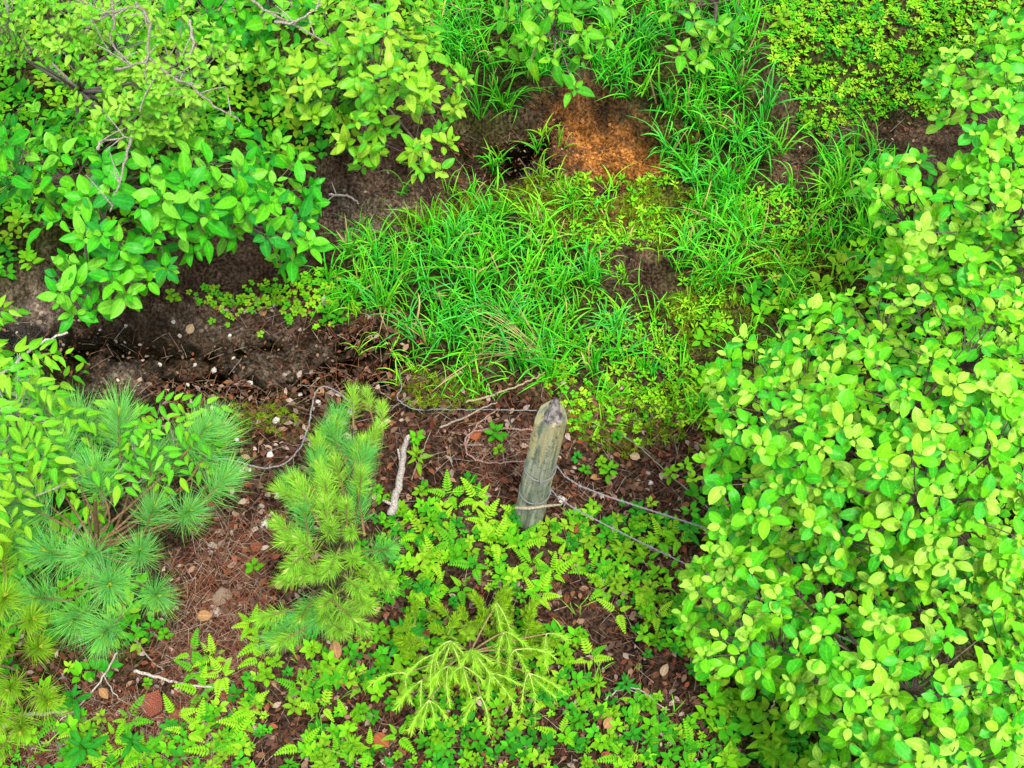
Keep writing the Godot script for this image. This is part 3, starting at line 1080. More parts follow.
func make_shrubs() -> void:
	var obov := leaf_meshes(w_obovate)
	var ovat := leaf_meshes(w_ovate)
	var lanc := leaf_meshes(w_lance)
	var yellow := [Color(0.18, 0.56, 0.012), Color(0.125, 0.52, 0.011), Color(0.08, 0.46, 0.010), Color(0.045, 0.38, 0.011), Color(0.31, 0.62, 0.06), Color(0.15, 0.54, 0.012), Color(0.10, 0.49, 0.012), Color(0.06, 0.42, 0.03), Color(0.27, 0.56, 0.03)]
	var green := [Color(0.05, 0.40, 0.010), Color(0.03, 0.32, 0.010), Color(0.10, 0.46, 0.012), Color(0.025, 0.28, 0.025), Color(0.15, 0.50, 0.03)]
	var g := "broadleaf shrubs along the right edge"
	shrub({name = "broadleaf_shrub", label = "large yellow green broadleaf shrub filling the middle of the right side", group = g, seed = 1, poly = [706,362, 730,338, 770,345, 810,300, 870,290, 900,250, 960,230, 1090,200, 1090,560, 1000,590, 900,590, 800,560, 716,540, 700,480, 712,420], base = [930, 560], h0 = 0.85, h1 = 1.55, dome = 110.0, n = 390, low = 0.30, space = 12.5, gap = -0.42, shapes = obov, size = 0.052, rough = 0.2, tones = yellow, young = 4, per = [6, 10], axis = 0.05, lean = 0.45})
	shrub({name = "broadleaf_shrub", label = "yellow green broadleaf shrub in the upper right corner", group = g, seed = 2, poly = [940,52, 955,34, 985,8, 1020,-60, 1100,-60, 1100,280, 940,300, 872,270, 880,215, 850,190, 890,160, 935,140, 925,100], base = [1010, 290], h0 = 0.8, h1 = 1.5, dome = 80.0, n = 230, low = 0.3, space = 12.0, gap = -0.5, shapes = obov, size = 0.052, rough = 0.2, tones = yellow, young = 4, per = [6, 10], axis = 0.05, lean = 0.45})
	shrub({name = "broadleaf_shrub", label = "yellow green broadleaf shrub in the lower right corner", group = g, seed = 3, poly = [688,566, 728,526, 820,540, 900,570, 1100,560, 1100,840, 830,840, 820,760, 786,692, 706,684, 686,630], base = [930, 790], h0 = 0.7, h1 = 1.35, dome = 100.0, n = 330, low = 0.3, space = 12.5, gap = -0.36, shapes = obov, size = 0.052, rough = 0.2, tones = yellow, young = 4, per = [6, 10], axis = 0.05, lean = 0.45})
	var gl := "leafy shrubs in the upper left"
	shrub({name = "broadleaf_shrub", label = "deep green broadleaf shrub leaning over the stream at upper left", group = gl, seed = 4, poly = [-60,60, 60,110, 130,130, 230,120, 300,160, 320,200, 316,262, 290,272, 240,235, 190,265, 140,300, 85,322, 48,300, 44,240, 30,200, -60,190], base = [60, 190], h0 = 0.7, h1 = 1.3, dome = 90.0, n = 185, low = 0.3, space = 14.0, gap = -0.46, shapes = ovat, size = 0.07, tones = green, per = [5, 8], axis = 0.07, lean = 0.6})
	shrub({name = "broadleaf_shrub", label = "lime green small leaved shrub at the top left of centre", group = gl, seed = 5, poly = [250,60, 300,25, 350,-40, 440,-40, 440,40, 466,80, 455,110, 440,185, 420,185, 400,130, 360,180, 330,130, 280,120], base = [340, 80], h0 = 0.7, h1 = 1.35, dome = 70.0, n = 135, low = 0.3, space = 12.0, gap = -0.5, shapes = ovat, size = 0.055, tones = [Color(0.20, 0.47, 0.016), Color(0.12, 0.41, 0.014), Color(0.07, 0.34, 0.013), Color(0.26, 0.48, 0.03)], per = [6, 9], axis = 0.06, lean = 0.5})
	shrub({name = "fine_leaved_shrub", label = "pale fine leaved shrub with bare grey branches in the top left corner", group = gl, seed = 6, poly = [-60,-50, 130,-40, 200,20, 260,60, 200,110, 175,150, 90,140, 60,70, -60,60], thick = 0.014, base = [80, 130], h0 = 0.9, h1 = 1.5, dome = 70.0, n = 240, low = 0.3, space = 7.5, gap = -0.40, shapes = ovat, size = 0.036, tones = [Color(0.17, 0.46, 0.02), Color(0.24, 0.50, 0.04), Color(0.10, 0.40, 0.015)], per = [8, 13], axis = 0.08, lean = 0.45, bark = Color(0.30, 0.27, 0.23)})
	shrub({name = "broadleaf_shrub", label = "green shrub at the left end of the top edge behind the pale one", group = gl, seed = 7, poly = [110,-60, 330,-60, 320,20, 250,50, 190,40, 130,60], base = [230, -30], h0 = 0.5, h1 = 0.9, dome = 60.0, n = 60, low = 0.3, space = 15.0, gap = -0.4, shapes = ovat, size = 0.068, tones = green, per = [4, 7], axis = 0.08, lean = 0.5, bark = Color(0.26, 0.23, 0.2)})
	shrub({name = "overhanging_sapling", label = "leafy sapling spray hanging down from the top edge above the clay pool", group = "sapling sprays at the top edge", seed = 8, poly = [492,-50, 620,-50, 612,30, 590,60, 588,96, 560,90, 548,55, 520,62, 500,44], base = [560, -20], h0 = 0.7, h1 = 1.0, dome = 60.0, n = 34, low = 0.2, space = 13.0, gap = -0.5, shapes = ovat, size = 0.062, tones = [Color(0.10, 0.40, 0.014), Color(0.16, 0.44, 0.015), Color(0.05, 0.30, 0.012)], per = [5, 8], axis = 0.06, lean = 0.6})
	shrub({name = "overhanging_sapling", label = "smaller leafy sapling spray at the top edge right of centre", group = "sapling sprays at the top edge", seed = 9, poly = [668,-40, 760,-40, 752,20, 735,50, 700,66, 672,50], base = [715, 5], h0 = 0.5, h1 = 0.8, dome = 40.0, n = 18, low = 0.2, space = 15.0, gap = -0.6, shapes = ovat, size = 0.06, tones = [Color(0.08, 0.38, 0.014), Color(0.15, 0.43, 0.02), Color(0.04, 0.28, 0.03)], per = [5, 8], axis = 0.05, lean = 0.5})
	shrub({name = "drooping_shrub", label = "bright green shrub with drooping pointed leaves at the left edge", seed = 10, poly = [-60,300, 30,330, 70,380, 88,410, 70,440, 110,470, 90,500, 40,480, 20,530, -60,560], thick = 0.012, base = [-10, 560], h0 = 0.7, h1 = 1.25, dome = 60.0, n = 52, low = 0.25, space = 13.0, gap = -0.4, shapes = lanc, size = 0.064, tones = [Color(0.13, 0.42, 0.014), Color(0.19, 0.45, 0.016), Color(0.08, 0.37, 0.013)], per = [7, 11], axis = 0.17, lean = 0.7, spray = true, bias = Vector3(0.4, 0, 0.5), droop = 0.45, bark = Color(0.30, 0.27, 0.24)})
	shrub({name = "drooping_shrub", label = "leafy sprig with drooping pointed leaves in front of the left pine", seed = 11, poly = [112,395, 150,390, 200,410, 215,430, 180,470, 120,465, 112,440], thick = 0.006, base = [70, 560], h0 = 0.75, h1 = 0.95, dome = 40.0, n = 17, low = 0.1, space = 11.0, gap = -0.9, shapes = lanc, size = 0.058, tones = [Color(0.13, 0.43, 0.014), Color(0.19, 0.46, 0.016), Color(0.08, 0.38, 0.013)], per = [6, 9], axis = 0.14, lean = 0.7, spray = true, bias = Vector3(0.5, 0, 0.5), droop = 0.45, bark = Color(0.42, 0.39, 0.35)})
	# bare grey branches over the top left shrub
	var bare := [[[246, -10, 1.3], [262, 8, 1.3], [300, 28, 1.25], [332, 46, 1.2]], [[275, 22, 1.28], [300, 20, 1.3], [322, 2, 1.35]], [[110, -12, 1.55], [113, 20, 1.55], [112, 40, 1.5], [122, 62, 1.45]], [[136, 2, 1.6], [150, 25, 1.58], [146, 62, 1.55], [147, 88, 1.5], [140, 112, 1.5]], [[90, 22, 1.55], [118, 12, 1.55], [140, 6, 1.6]], [[150, 58, 1.55], [165, 72, 1.5], [190, 86, 1.45], [215, 105, 1.4], [240, 122, 1.35]], [[130, 138, 1.42], [124, 165, 1.42], [110, 212, 1.38]], [[98, 150, 1.42], [104, 140, 1.42], [130, 138, 1.42]], [[115, 70, 1.5], [130, 66, 1.52], [146, 62, 1.55]], [[190, 20, 1.3], [192, 50, 1.3], [180, 82, 1.3]]]
	for b in bare:
		var pts := PackedVector3Array()
		for q in b: pts.push_back(P(q[0], q[1], q[2]))
		var sp := smooth_path(pts, 5)
		for i in range(1, sp.size() - 1): sp[i] += Vector3(r(-1, 1), r(-1, 1), r(-1, 1)) * 0.006
		var mb := MB.new()
		var at := sp[0]
		for i in sp.size(): sp[i] -= at
		mb.tube(sp, taper(0.0062, 0.0024, sp.size()), 6, Color(0.33, 0.29, 0.25) * r(0.7, 1.1))
		for k in 3:
			var i := rng.randi_range(2, sp.size() - 2)
			var d := Vector3(r(-1, 1), r(-0.3, 0.6), r(-1, 1)).normalized() * r(0.06, 0.14)
			mb.tube(bez(sp[i], sp[i] + d * 0.5 + Vector3(0, 0.01, 0), sp[i] + d, 3), taper(0.003, 0.0014, 4), 4, Color(0.32, 0.29, 0.25))
		var par := get_node("fine_leaved_shrub") as Node3D
		var o := obj("bare_branch", mb.mesh(), M.bark, par)
		o.position = at - par.position

# ---------------------------------------------------------------- pines
func brush_mesh(sd: int, L: float, nl: float, n: int, amin: float, amax: float, w: float, ca: Color, cb: Color, bud: Color, stem: Color) -> ArrayMesh:
	var q := RandomNumberGenerator.new()
	q.seed = sd
	var mb := MB.new()
	mb.tube(PackedVector3Array([Vector3(0, 0, -0.3 * L), Vector3(0, 0.0, L * 0.5), Vector3(0, 0.0, L)]), PackedFloat32Array([0.005, 0.004, 0.003]), 5, stem)
	if bud.a > 0.5:
		for k in 4:
			var a := q.randf_range(0, TAU)
			var e := Vector3(cos(a) * 0.25, sin(a) * 0.25, 1.0).normalized()
			mb.tube(PackedVector3Array([Vector3(0, 0, L), Vector3(0, 0, L) + e * q.randf_range(0.012, 0.035)]), PackedFloat32Array([0.0035, 0.0015]), 5, bud)
	for k in n:
		var s := pow(q.randf(), 0.6) * L
		var az := q.randf_range(0, TAU)
		var an := lerpf(amax, amin, s / L) + q.randf_range(-0.25, 0.25)
		var rad := Vector3(cos(az), sin(az), 0)
		var d := (rad * sin(an) + Vector3(0, 0, cos(an))).normalized()
		var p := Vector3(0, 0, s) + rad * 0.003
		var l := nl * q.randf_range(0.7, 1.1)
		var mid := p + d * l * 0.55
		var tip := p + d * l + Vector3(q.randf_range(-1, 1), q.randf_range(-1, 1), q.randf_range(-1, 1)) * l * 0.12
		var side := d.cross(Vector3(q.randf_range(-1, 1), q.randf_range(-1, 1), q.randf_range(-1, 1))).normalized()
		var c := ca.lerp(cb, q.randf()) * q.randf_range(0.75, 1.2)
		var i0 := mb.vert(p - side * w, c)
		var i1 := mb.vert(p + side * w, c)
		var i2 := mb.vert(mid + side * w, c)
		var i3 := mb.vert(mid - side * w, c)
		var i4 := mb.vert(tip, c)
		mb.tri(i0, i1, i2); mb.tri(i0, i2, i3); mb.tri(i3, i2, i4)
	return mb.mesh()

func pine(called: String, label: String, base: Vector3, topm: Vector3, tips: Array, brushes: Array, stemc: Color, part: String) -> Node3D:
	var root := thing(called, label, "pine tree", base, "young pines among the undergrowth")
	var mb := MB.new()
	mb.tube(bez(Vector3(0, -0.05, 0), (topm - base) * 0.5 + Vector3(0.01, 0, 0.01), topm - base, 8), taper(0.016, 0.006, 9), 7, stemc)
	obj("trunk", mb.mesh(), M.bark, root)
	for t in tips:
		var tip: Vector3 = t[0]
		var d: Vector3 = t[1]
		var y := clampf((tip.y - base.y) * 0.8, 0.03, (topm.y - base.y) * 0.97)
		var from := (topm - base) * (y / maxf(0.01, topm.y - base.y))
		var bl: float = t[2]
		var bb := MB.new()
		var e := tip - base
		bb.tube(bez(from, e - d * bl * 1.6, e, 6), taper(0.0055, 0.003, 7), 5, stemc * r(0.9, 1.3), false)
		var br := obj("branch", bb.mesh(), M.bark, root)
		var o := obj(part, brushes[rng.randi_range(0, brushes.size() - 1)], M.needle, br)
		var nr := Vector3.UP if absf(d.y) < 0.9 else Vector3.RIGHT
		o.transform = Transform3D((facing(d, nr) * Basis(Vector3(0, 0, 1), r(0, TAU))).scaled(Vector3.ONE * t[3]), e)
	return root

func make_pines() -> void:
	# left pine: long bluish needles in big tufts
	var stem := Color(0.20, 0.13, 0.07)
	var b := []
	for k in 4:
		b.push_back(brush_mesh(100 + k, 0.13, 0.135, 420, 0.4, 1.3, 0.0006, Color(0.09, 0.42, 0.13), Color(0.20, 0.48, 0.05), Color(0.42, 0.48, 0.04), stem))
	var tips := []
	var sp := [[52, 418, 0.6], [30, 450, 0.7], [92, 446, 0.75], [70, 470, 0.9], [120, 450, 0.8], [105, 500, 0.8], [55, 520, 0.7], [150, 480, 0.7], [186, 452, 0.8], [196, 470, 0.7], [205, 500, 0.7], [180, 520, 0.65], [145, 530, 0.55], [100, 555, 0.8], [108, 580, 0.85], [75, 560, 0.6], [40, 560, 0.55], [20, 510, 0.6], [118, 620, 0.6], [90, 610, 0.55], [150, 590, 0.5], [140, 560, 0.6], [30, 600, 0.5], [62, 600, 0.5], [10, 480, 0.65], [170, 478, 0.6], [128, 468, 0.5]]
	var base := G(95, 600)
	var topm := P(95, 500, 0.95)
	for s in sp:
		var p := P(s[0], s[1], s[2])
		var d := (p - Vector3(topm.x, p.y - 0.16, topm.z)).normalized() * 0.7 + Vector3(r(-0.25, 0.25), 0.45, r(-0.25, 0.25))
		tips.push_back([p, d.normalized(), 0.09, r(0.85, 1.15)])
	pine("pine_sapling", "bluish green long needled pine sapling at the left edge", base, topm, tips, b, stem, "needle_tuft")

	# middle pine: softer, shorter, yellow green needles
	b = []
	for k in 4:
		b.push_back(brush_mesh(200 + k, 0.11, 0.062, 300, 0.45, 1.25, 0.00055, Color(0.15, 0.42, 0.04), Color(0.28, 0.52, 0.04), Color(0.36, 0.46, 0.10) if k < 3 else Color(0, 0, 0, 0), stem))
	var b2 := []
	for k in 3:
		b2.push_back(brush_mesh(220 + k, 0.12, 0.075, 300, 0.5, 1.25, 0.0006, Color(0.07, 0.36, 0.09), Color(0.14, 0.42, 0.05), Color(0, 0, 0, 0), stem))
	tips = []
	base = G(338, 640)
	topm = P(336, 520, 0.85)
	var out := PackedVector2Array([Vector2(328, 430), Vector2(360, 412), Vector2(394, 412), Vector2(398, 432), Vector2(368, 462), Vector2(364, 530), Vector2(374, 590), Vector2(345, 625), Vector2(305, 640), Vector2(284, 615), Vector2(290, 560), Vector2(288, 505), Vector2(318, 475)])
	var tries := 0
	var got := []
	while tips.size() < 60 and tries < 9000:
		tries += 1
		var q := Vector2(r(262, 415), r(395, 665))
		if not Geometry2D.is_point_in_polygon(q, out): continue
		var near := false
		for e in got:
			if q.distance_to(e) < 10.0: near = true
		if near: continue
		got.push_back(q)
		var dc := clampf(q.distance_to(Vector2(338, 540)) / 150.0, 0, 1)
		var p := P(q.x, q.y, lerpf(0.85, 0.35, dc) + r(-0.12, 0.06))
		var d := Vector3(p.x - topm.x, 0, p.z - topm.z).normalized() * lerpf(0.35, 1.0, dc) + Vector3(r(-0.5, 0.5), lerpf(0.7, 0.15, dc), r(-0.5, 0.5))
		tips.push_back([p, d.normalized(), 0.1, r(0.75, 1.05)])
	var mid := pine("pine_sapling", "soft yellow green pine sapling left of the fence post", base, topm, tips.slice(0, 46), b, Color(0.09, 0.085, 0.04), "needle_shoot")
	for t in tips.slice(46):
		var o := obj("needle_shoot", b2[rng.randi_range(0, 2)], M.needle, mid)
		o.transform = Transform3D(facing(t[1], Vector3.UP).scaled(Vector3.ONE * 1.05), t[0] - base - Vector3(0, 0.1, 0))

	# yellow green pine cut by the left edge
	b = []
	for k in 3:
		b.push_back(brush_mesh(300 + k, 0.12, 0.085, 330, 0.45, 1.2, 0.0008, Color(0.17, 0.38, 0.02), Color(0.26, 0.46, 0.03), Color(0.45, 0.46, 0.05), stem))
	tips = []
	base = G(-20, 720)
	topm = P(-15, 600, 0.8)
	for s in [[5, 575, 0.7], [-20, 600, 0.8], [22, 622, 0.65], [5, 640, 0.6], [30, 650, 0.5], [-10, 665, 0.6], [18, 680, 0.5], [38, 690, 0.4], [0, 705, 0.45], [22, 715, 0.35], [-30, 640, 0.7], [-30, 700, 0.5], [8, 740, 0.3], [-20, 560, 0.6], [2, 610, 0.72]]:
		var p := P(s[0], s[1], s[2])
		var d := Vector3(p.x - topm.x, 0.1, p.z - topm.z).normalized() + Vector3(r(-0.3, 0.3), 0.35, r(-0.3, 0.3))
		tips.push_back([p, d.normalized(), 0.1, r(0.85, 1.1)])
	pine("pine_sapling", "yellow green pine sapling cut off by the lower left edge", base, topm, tips, b, stem, "needle_shoot")

	# spruce sapling with drooping pale new shoots
	base = G(470, 690)
	var root := thing("spruce_sapling", "small spruce sapling with drooping pale green new shoots below the fence post", "spruce tree", base)
	topm = P(470, 640, 0.42)
	var tb := MB.new()
	tb.tube(bez(Vector3(0, -0.03, 0), (topm - base) * 0.5, topm - base, 6), taper(0.010, 0.004, 7), 6, Color(0.2, 0.14, 0.08))
	obj("trunk", tb.mesh(), M.bark, root)
	var ob := []
	for k in 3:
		ob.push_back(brush_mesh(400 + k, 0.07, 0.022, 240, 0.7, 1.3, 0.0010, Color(0.12, 0.27, 0.012), Color(0.19, 0.36, 0.014), Color(0, 0, 0, 0), Color(0.13, 0.2, 0.03)))
	for k in 80:
		var q := Vector2(472, 638) + Vector2(r(-1, 1) * 72, r(-1, 1) * 40)
		if ((q - Vector2(472, 638)) / Vector2(72, 40)).length() > 1.0: continue
		var p := P(q.x, q.y, 0.3 - 0.0013 * q.distance_to(Vector2(470, 640)) + r(-0.08, 0.02))
		var d := (Vector3(p.x - topm.x, r(-0.05, 0.1), p.z - topm.z).normalized() + Vector3(r(-0.9, 0.9), 0, r(-0.5, 1.0))).normalized()
		var o := obj("older_shoot", ob[k % 3], M.needle, root)
		o.transform = Transform3D(facing(d, Vector3.UP).scaled(Vector3.ONE * r(0.8, 1.15)), p - base)
	var sprays := [[500, 598, 6, 0], [448, 640, 6, 0], [470, 650, 8, 1], [430, 655, 4, 0], [416, 684, 6, -1], [446, 668, 5, 0], [462, 668, 6, 0], [508, 630, 6, 1], [555, 632, 5, 1], [535, 676, 5, 1], [424, 706, 5, 0], [482, 702, 6, 0], [400, 676, 3, -1], [520, 650, 5, 1], [492, 676, 5, 1]]
	for s in sprays:
		s[0] = 470 + (s[0] - 470) * 0.9
		s[1] = 650 + (s[1] - 650) * 0.9
		var o0 := P(s[0], s[1], 0.40 - 0.0012 * Vector2(s[0], s[1]).distance_to(Vector2(470, 640)))
		# its branch
		var bb := MB.new()
		var from := (topm - base) * 0.75
		bb.tube(bez(from, (from + o0 - base) * 0.5 + Vector3(0, 0.03, 0), o0 - base, 6), taper(0.004, 0.0028, 7), 5, Color(0.28, 0.22, 0.10))
		var br := obj("branch", bb.mesh(), M.bark, root)
		for k in s[2]:
			var u: float = (k + 0.5) / s[2] * 2.0 - 1.0
			if rng.randf() < 0.2: continue
			var az: float = u * 0.95 + s[3] * 0.45 + r(-0.35, 0.35)
			var L := r(0.06, 0.15)
			var hd := Vector3(sin(az), 0, cos(az))
			var pth := bez(o0 - base, o0 - base + hd * L * r(0.35, 0.65) + Vector3(r(-0.02, 0.02), r(0.02, 0.06), 0), o0 - base + hd * L * 0.95 - Vector3(0, L * 0.42, 0), 9)
			var sb := MB.new()
			sb.tube(pth, taper(0.0026, 0.0010, 10), 5, Color(0.40, 0.50, 0.14))
			for j in 170:
				var f := r(0.12, 1.0) * 9.0
				var i := mini(int(f), 8)
				var p := pth[i].lerp(pth[i + 1], f - i)
				var tg := (pth[i + 1] - pth[i]).normalized()
				var rd := (Vector3(r(-1, 1), r(-1, 1), r(-1, 1))).normalized()
				rd = (rd - tg * rd.dot(tg)).normalized()
				var dd := (rd * 0.75 + tg * 0.65).normalized()
				sb.needle(p, p + dd * r(0.014, 0.026), dd.cross(tg).normalized(), 0.0011, Color(0.18, 0.44, 0.02).lerp(Color(0.32, 0.54, 0.05), rng.randf()))
			obj("new_shoot", sb.mesh(), M.needle, br)

# ---------------------------------------------------------------- ferns
func frond_mesh(sd: int) -> ArrayMesh:
	var q := RandomNumberGenerator.new()
	q.seed = sd
	var mb := MB.new()
	var spine := func(t: float) -> Vector3: return Vector3(0.03 * sin(t * 3.0 + sd), 0.28 * sin(t * 2.2) , t)
	var pts := PackedVector3Array()
	for i in 7: pts.push_back(spine.call(i / 6.0))
	mb.tube(pts, taper(0.011, 0.004, 7), 3, Color(0.9, 0.95, 0.7), false)
	for i in 9:
		var t := 0.16 + 0.80 * i / 8.0
		var L := 0.30 * pow(1.0 - t, 0.75) * (0.72 if i == 0 else 1.0) + 0.02
		for s in [-1.0, 1.0]:
			var p: Vector3 = spine.call(t)
			var d := Vector3(s, q.randf_range(-0.15, 0.1), 0.45).normalized()
			var g := q.randf_range(0.82, 1.08)
			var nrm := Vector3(0, 1, 0)
			var b := facing(d, nrm)
			# toothed pinna: two long and two short points
			var w := 0.045
			var c := Color(g, g, g)
			var a0 := mb.vert(p - b.x * w * 0.6, c)
			var a1 := mb.vert(p + b.x * w * 0.6, c)
			var m0 := mb.vert(p + d * L * 0.5 - b.x * w + b.y * 0.006, c)
			var m1 := mb.vert(p + d * L * 0.5 + b.x * w + b.y * 0.006, c)
			var e := mb.vert(p + d * L - b.y * 0.03, c)
			mb.tri(a0, a1, m1); mb.tri(a0, m1, m0); mb.tri(m0, m1, e)
	return mb.mesh()

func make_ferns() -> void:
	var fr := []
	for k in 4: fr.push_back(frond_mesh(k + 1))
	var mats := []
	for t in [Color(0.16, 0.40, 0.012), Color(0.12, 0.36, 0.012), Color(0.22, 0.44, 0.02), Color(0.075, 0.30, 0.012)]:
		mats.push_back(mat((t as Color).linear_to_srgb(), 0.5, Color(0.6, 0.75, 0.3)))
	var spots := []
	var named := [["small bright green fern in the bed below the fence post", [[440, 520], [455, 540], [430, 565], [470, 565], [418, 540], [436, 590], [462, 590], [425, 610], [500, 545], [485, 525], [520, 545], [545, 540], [560, 555], [575, 548], [555, 575], [530, 565], [590, 570], [475, 500], [450, 497], [520, 520], [410, 590], [500, 575], [605, 590], [580, 600], [540, 595]]],
		["small bright green fern beside the wires right of the post", [[622, 530], [634, 545], [648, 560], [612, 548], [660, 545], [668, 575], [640, 590], [620, 612], [655, 615], [676, 540]]],
		["small yellow green fern in the bottom left litter", [[195, 672], [210, 660], [222, 680], [190, 655], [205, 690], [112, 740], [130, 725], [95, 750], [145, 755], [160, 745], [80, 735], [190, 735], [205, 725], [175, 720], [230, 740], [215, 755], [120, 768], [60, 720], [240, 725], [250, 705], [265, 640], [275, 620], [285, 640], [262, 660], [255, 625], [300, 690], [320, 710], [330, 680]]],
		["small bright green fern near the middle of the bottom edge", [[350, 720], [370, 745], [340, 755], [400, 740], [300, 750], [580, 690], [600, 720], [560, 740], [640, 700], [660, 735], [620, 760], [590, 660], [690, 745], [545, 700], [360, 690]]]]
	for nm in named:
		for s in nm[1]:
			if rng.randf() < 0.08: continue
			var p := G(s[0] + r(-4, 4), s[1] + r(-4, 4))
			var root := thing("fern", nm[0], "fern", p, nm[0].replace("small bright green fern", "ferns").replace("small yellow green fern", "ferns"))
			var n := rng.randi_range(3, 6)
			var a0 := r(0, TAU)
			var mt: StandardMaterial3D = mats[rng.randi_range(0, 3)]
			for k in n:
				var az := a0 + TAU * k / n + r(-0.4, 0.4)
				var o := obj("frond", fr[rng.randi_range(0, 3)], mt if rng.randf() < 0.7 else mats[rng.randi_range(0, 3)], root)
				var sz := r(0.05, 0.105)
				o.transform = Transform3D((Basis(Vector3.UP, az) * Basis(Vector3.RIGHT, r(-0.35, 0.0))).scaled(Vector3.ONE * sz), Vector3(0, 0.01, 0))
				o.position += o.transform.basis.z * 0.05

# ---------------------------------------------------------------- seedlings
func seedling_mesh(sd: int, n: int, shape: Callable, h: float, s: float) -> ArrayMesh:
	var q := RandomNumberGenerator.new()
	q.seed = sd
	var mb := MB.new()
	var tip := Vector3(q.randf_range(-0.02, 0.02), h, q.randf_range(-0.02, 0.02))
	mb.tube(bez(Vector3(0, -0.01, 0), Vector3(tip.x * 0.2, h * 0.5, 0), tip, 4), taper(0.002, 0.0012, 5), 4, Color(0.8, 0.7, 0.5), false)
	for k in n:
		var u := float(k) / n
		var az := k * 2.4 + q.randf_range(-0.3, 0.3)
		var el := lerpf(0.0, 0.8, u) + q.randf_range(-0.2, 0.2)
		var d := Vector3(cos(az) * cos(el), sin(el), sin(az) * cos(el))
		var sz := s * lerpf(1.0, 0.6, u) * q.randf_range(0.8, 1.15)
		var g := q.randf_range(0.8, 1.1)
		mb.leaf(Transform3D(facing(d, Vector3.UP + Vector3(0, 0, 0.2)).scaled(Vector3.ONE * sz), tip * lerpf(0.45, 1.0, u) + d * 0.006), 5, shape, 0.16, 0.25, Color(g, g, g))
	return mb.mesh()

func make_seedlings() -> void:
	var kinds := [seedling_mesh(1, 9, w_ovate, 0.09, 0.042), seedling_mesh(2, 7, w_round, 0.07, 0.034), seedling_mesh(3, 11, w_lance, 0.12, 0.055), seedling_mesh(4, 8, w_ovate, 0.07, 0.036), seedling_mesh(5, 12, w_round, 0.10, 0.03)]
	var mats := []
	for t in [Color(0.12, 0.42, 0.014), Color(0.18, 0.45, 0.016), Color(0.06, 0.35, 0.014), Color(0.035, 0.30, 0.025), Color(0.20, 0.42, 0.02)]:
		mats.push_back(mat((t as Color).linear_to_srgb(), 0.5, Color(0.6, 0.75, 0.3), leaf_tex))
	var zones := [["floor_green", 0.13, "small leafy seedling on the lower forest floor", "seedlings on the lower forest floor", 0.7], ["fern_bed", 0.2, "small leafy seedling among the ferns", "seedlings among the ferns", 0.5], ["mat", 0.2, "small leafy plant in the green mat behind the stream", "plants in the green mat behind the stream", 0.45]]
	for zn in zones:
		for p in scatter(zn[0], zn[1]):
			if rng.randf() > zn[4]: continue
			var q := proj(p)
			if q.x < -30 or q.x > 1054 or q.y < -20 or q.y > 800: continue
			if zn[0] == "floor_green" and q.x > 830: continue
			var o := obj("seedling", kinds[rng.randi_range(0, 4)], mats[rng.randi_range(0, 4)])
			o.transform = Transform3D(Basis(Vector3.UP, r(0, TAU)).scaled(Vector3.ONE * r(0.55, 1.15)), p)
			var where := ""
			if zn[0] == "floor_green": where = " at bottom left" if q.x < 250 else (" left of the drooping spruce sapling" if q.x < 400 else (" around the drooping spruce sapling" if q.x < 570 else " between the spruce sapling and right shrubs"))
			tag(o, zn[2] + where, "seedling", zn[3] + where)
	var extra := [[497, 442, 1.1, 0, 2], [500, 455, 0.8, 1, 1], [578, 462, 0.8, 1, 3], [585, 475, 0.8, 1, 2], [607, 478, 1.0, 0, 0], [603, 470, 0.9, 4, 1], [405, 645, 1.5, 2, 3], [355, 560, 1.1, 0, 0], [410, 640, 1.2, 2, 3], [257, 573, 1.1, 1, 0], [330, 320, 1.1, 0, 2], [340, 325, 0.9, 0, 2], [176, 302, 1.0, 4, 1], [165, 630, 1.0, 1, 2], [168, 640, 0.9, 1, 0], [380, 640, 1.0, 0, 0], [90, 755, 1.5, 2, 3], [80, 710, 1.2, 2, 3], [668, 480, 0.9, 0, 1], [615, 440, 0.8, 4, 2], [850, 160, 1.3, 1, 1], [750, 728, 1.5, 0, 0], [765, 745, 1.4, 2, 1], [742, 714, 1.3, 0, 1], [776, 760, 1.5, 4, 0], [757, 758, 1.3, 3, 2], [812, 330, 1.2, 1, 1], [848, 280, 1.3, 1, 0]]
	for e in extra:
		var o := obj("seedling", kinds[e[3]], mats[e[4]])
		o.transform = Transform3D(Basis(Vector3.UP, r(0, TAU)).scaled(Vector3.ONE * e[2]), G(e[0], e[1]))
		tag(o, "small leafy seedling growing alone out of bare brown litter", "seedling", "seedlings alone in the bare litter")
	# two-leaved plant with big leaves
	var ov := leaf_meshes(w_ovate)
	var at := G(122, 650)
	var root := thing("broad_seedling", "seedling with two large bright green leaves beside the left pine", "seedling", at)
	var sb := MB.new()
	sb.tube(bez(Vector3(0, 0, 0), Vector3(0, 0.1, 0), Vector3(0.0, 0.16, 0), 4), taper(0.0025, 0.0018, 5), 5, Color(0.3, 0.3, 0.1))
	obj("stem", sb.mesh(), M.bark, root)
	for k in 4:
		var az: float = [-2.3, 0.6, 2.6, 1.6][k]
		var d := Vector3(sin(az) , 0.15, -cos(az)).normalized()
		var o := obj("leaf", ov[k % 3], mats[[0, 2, 1, 0][k]], root)
		o.transform = Transform3D(facing(d, Vector3(0, 1, 0.2)).scaled(Vector3.ONE * [0.085, 0.095, 0.05, 0.05][k]), Vector3(0, 0.16, 0) + d * 0.015)

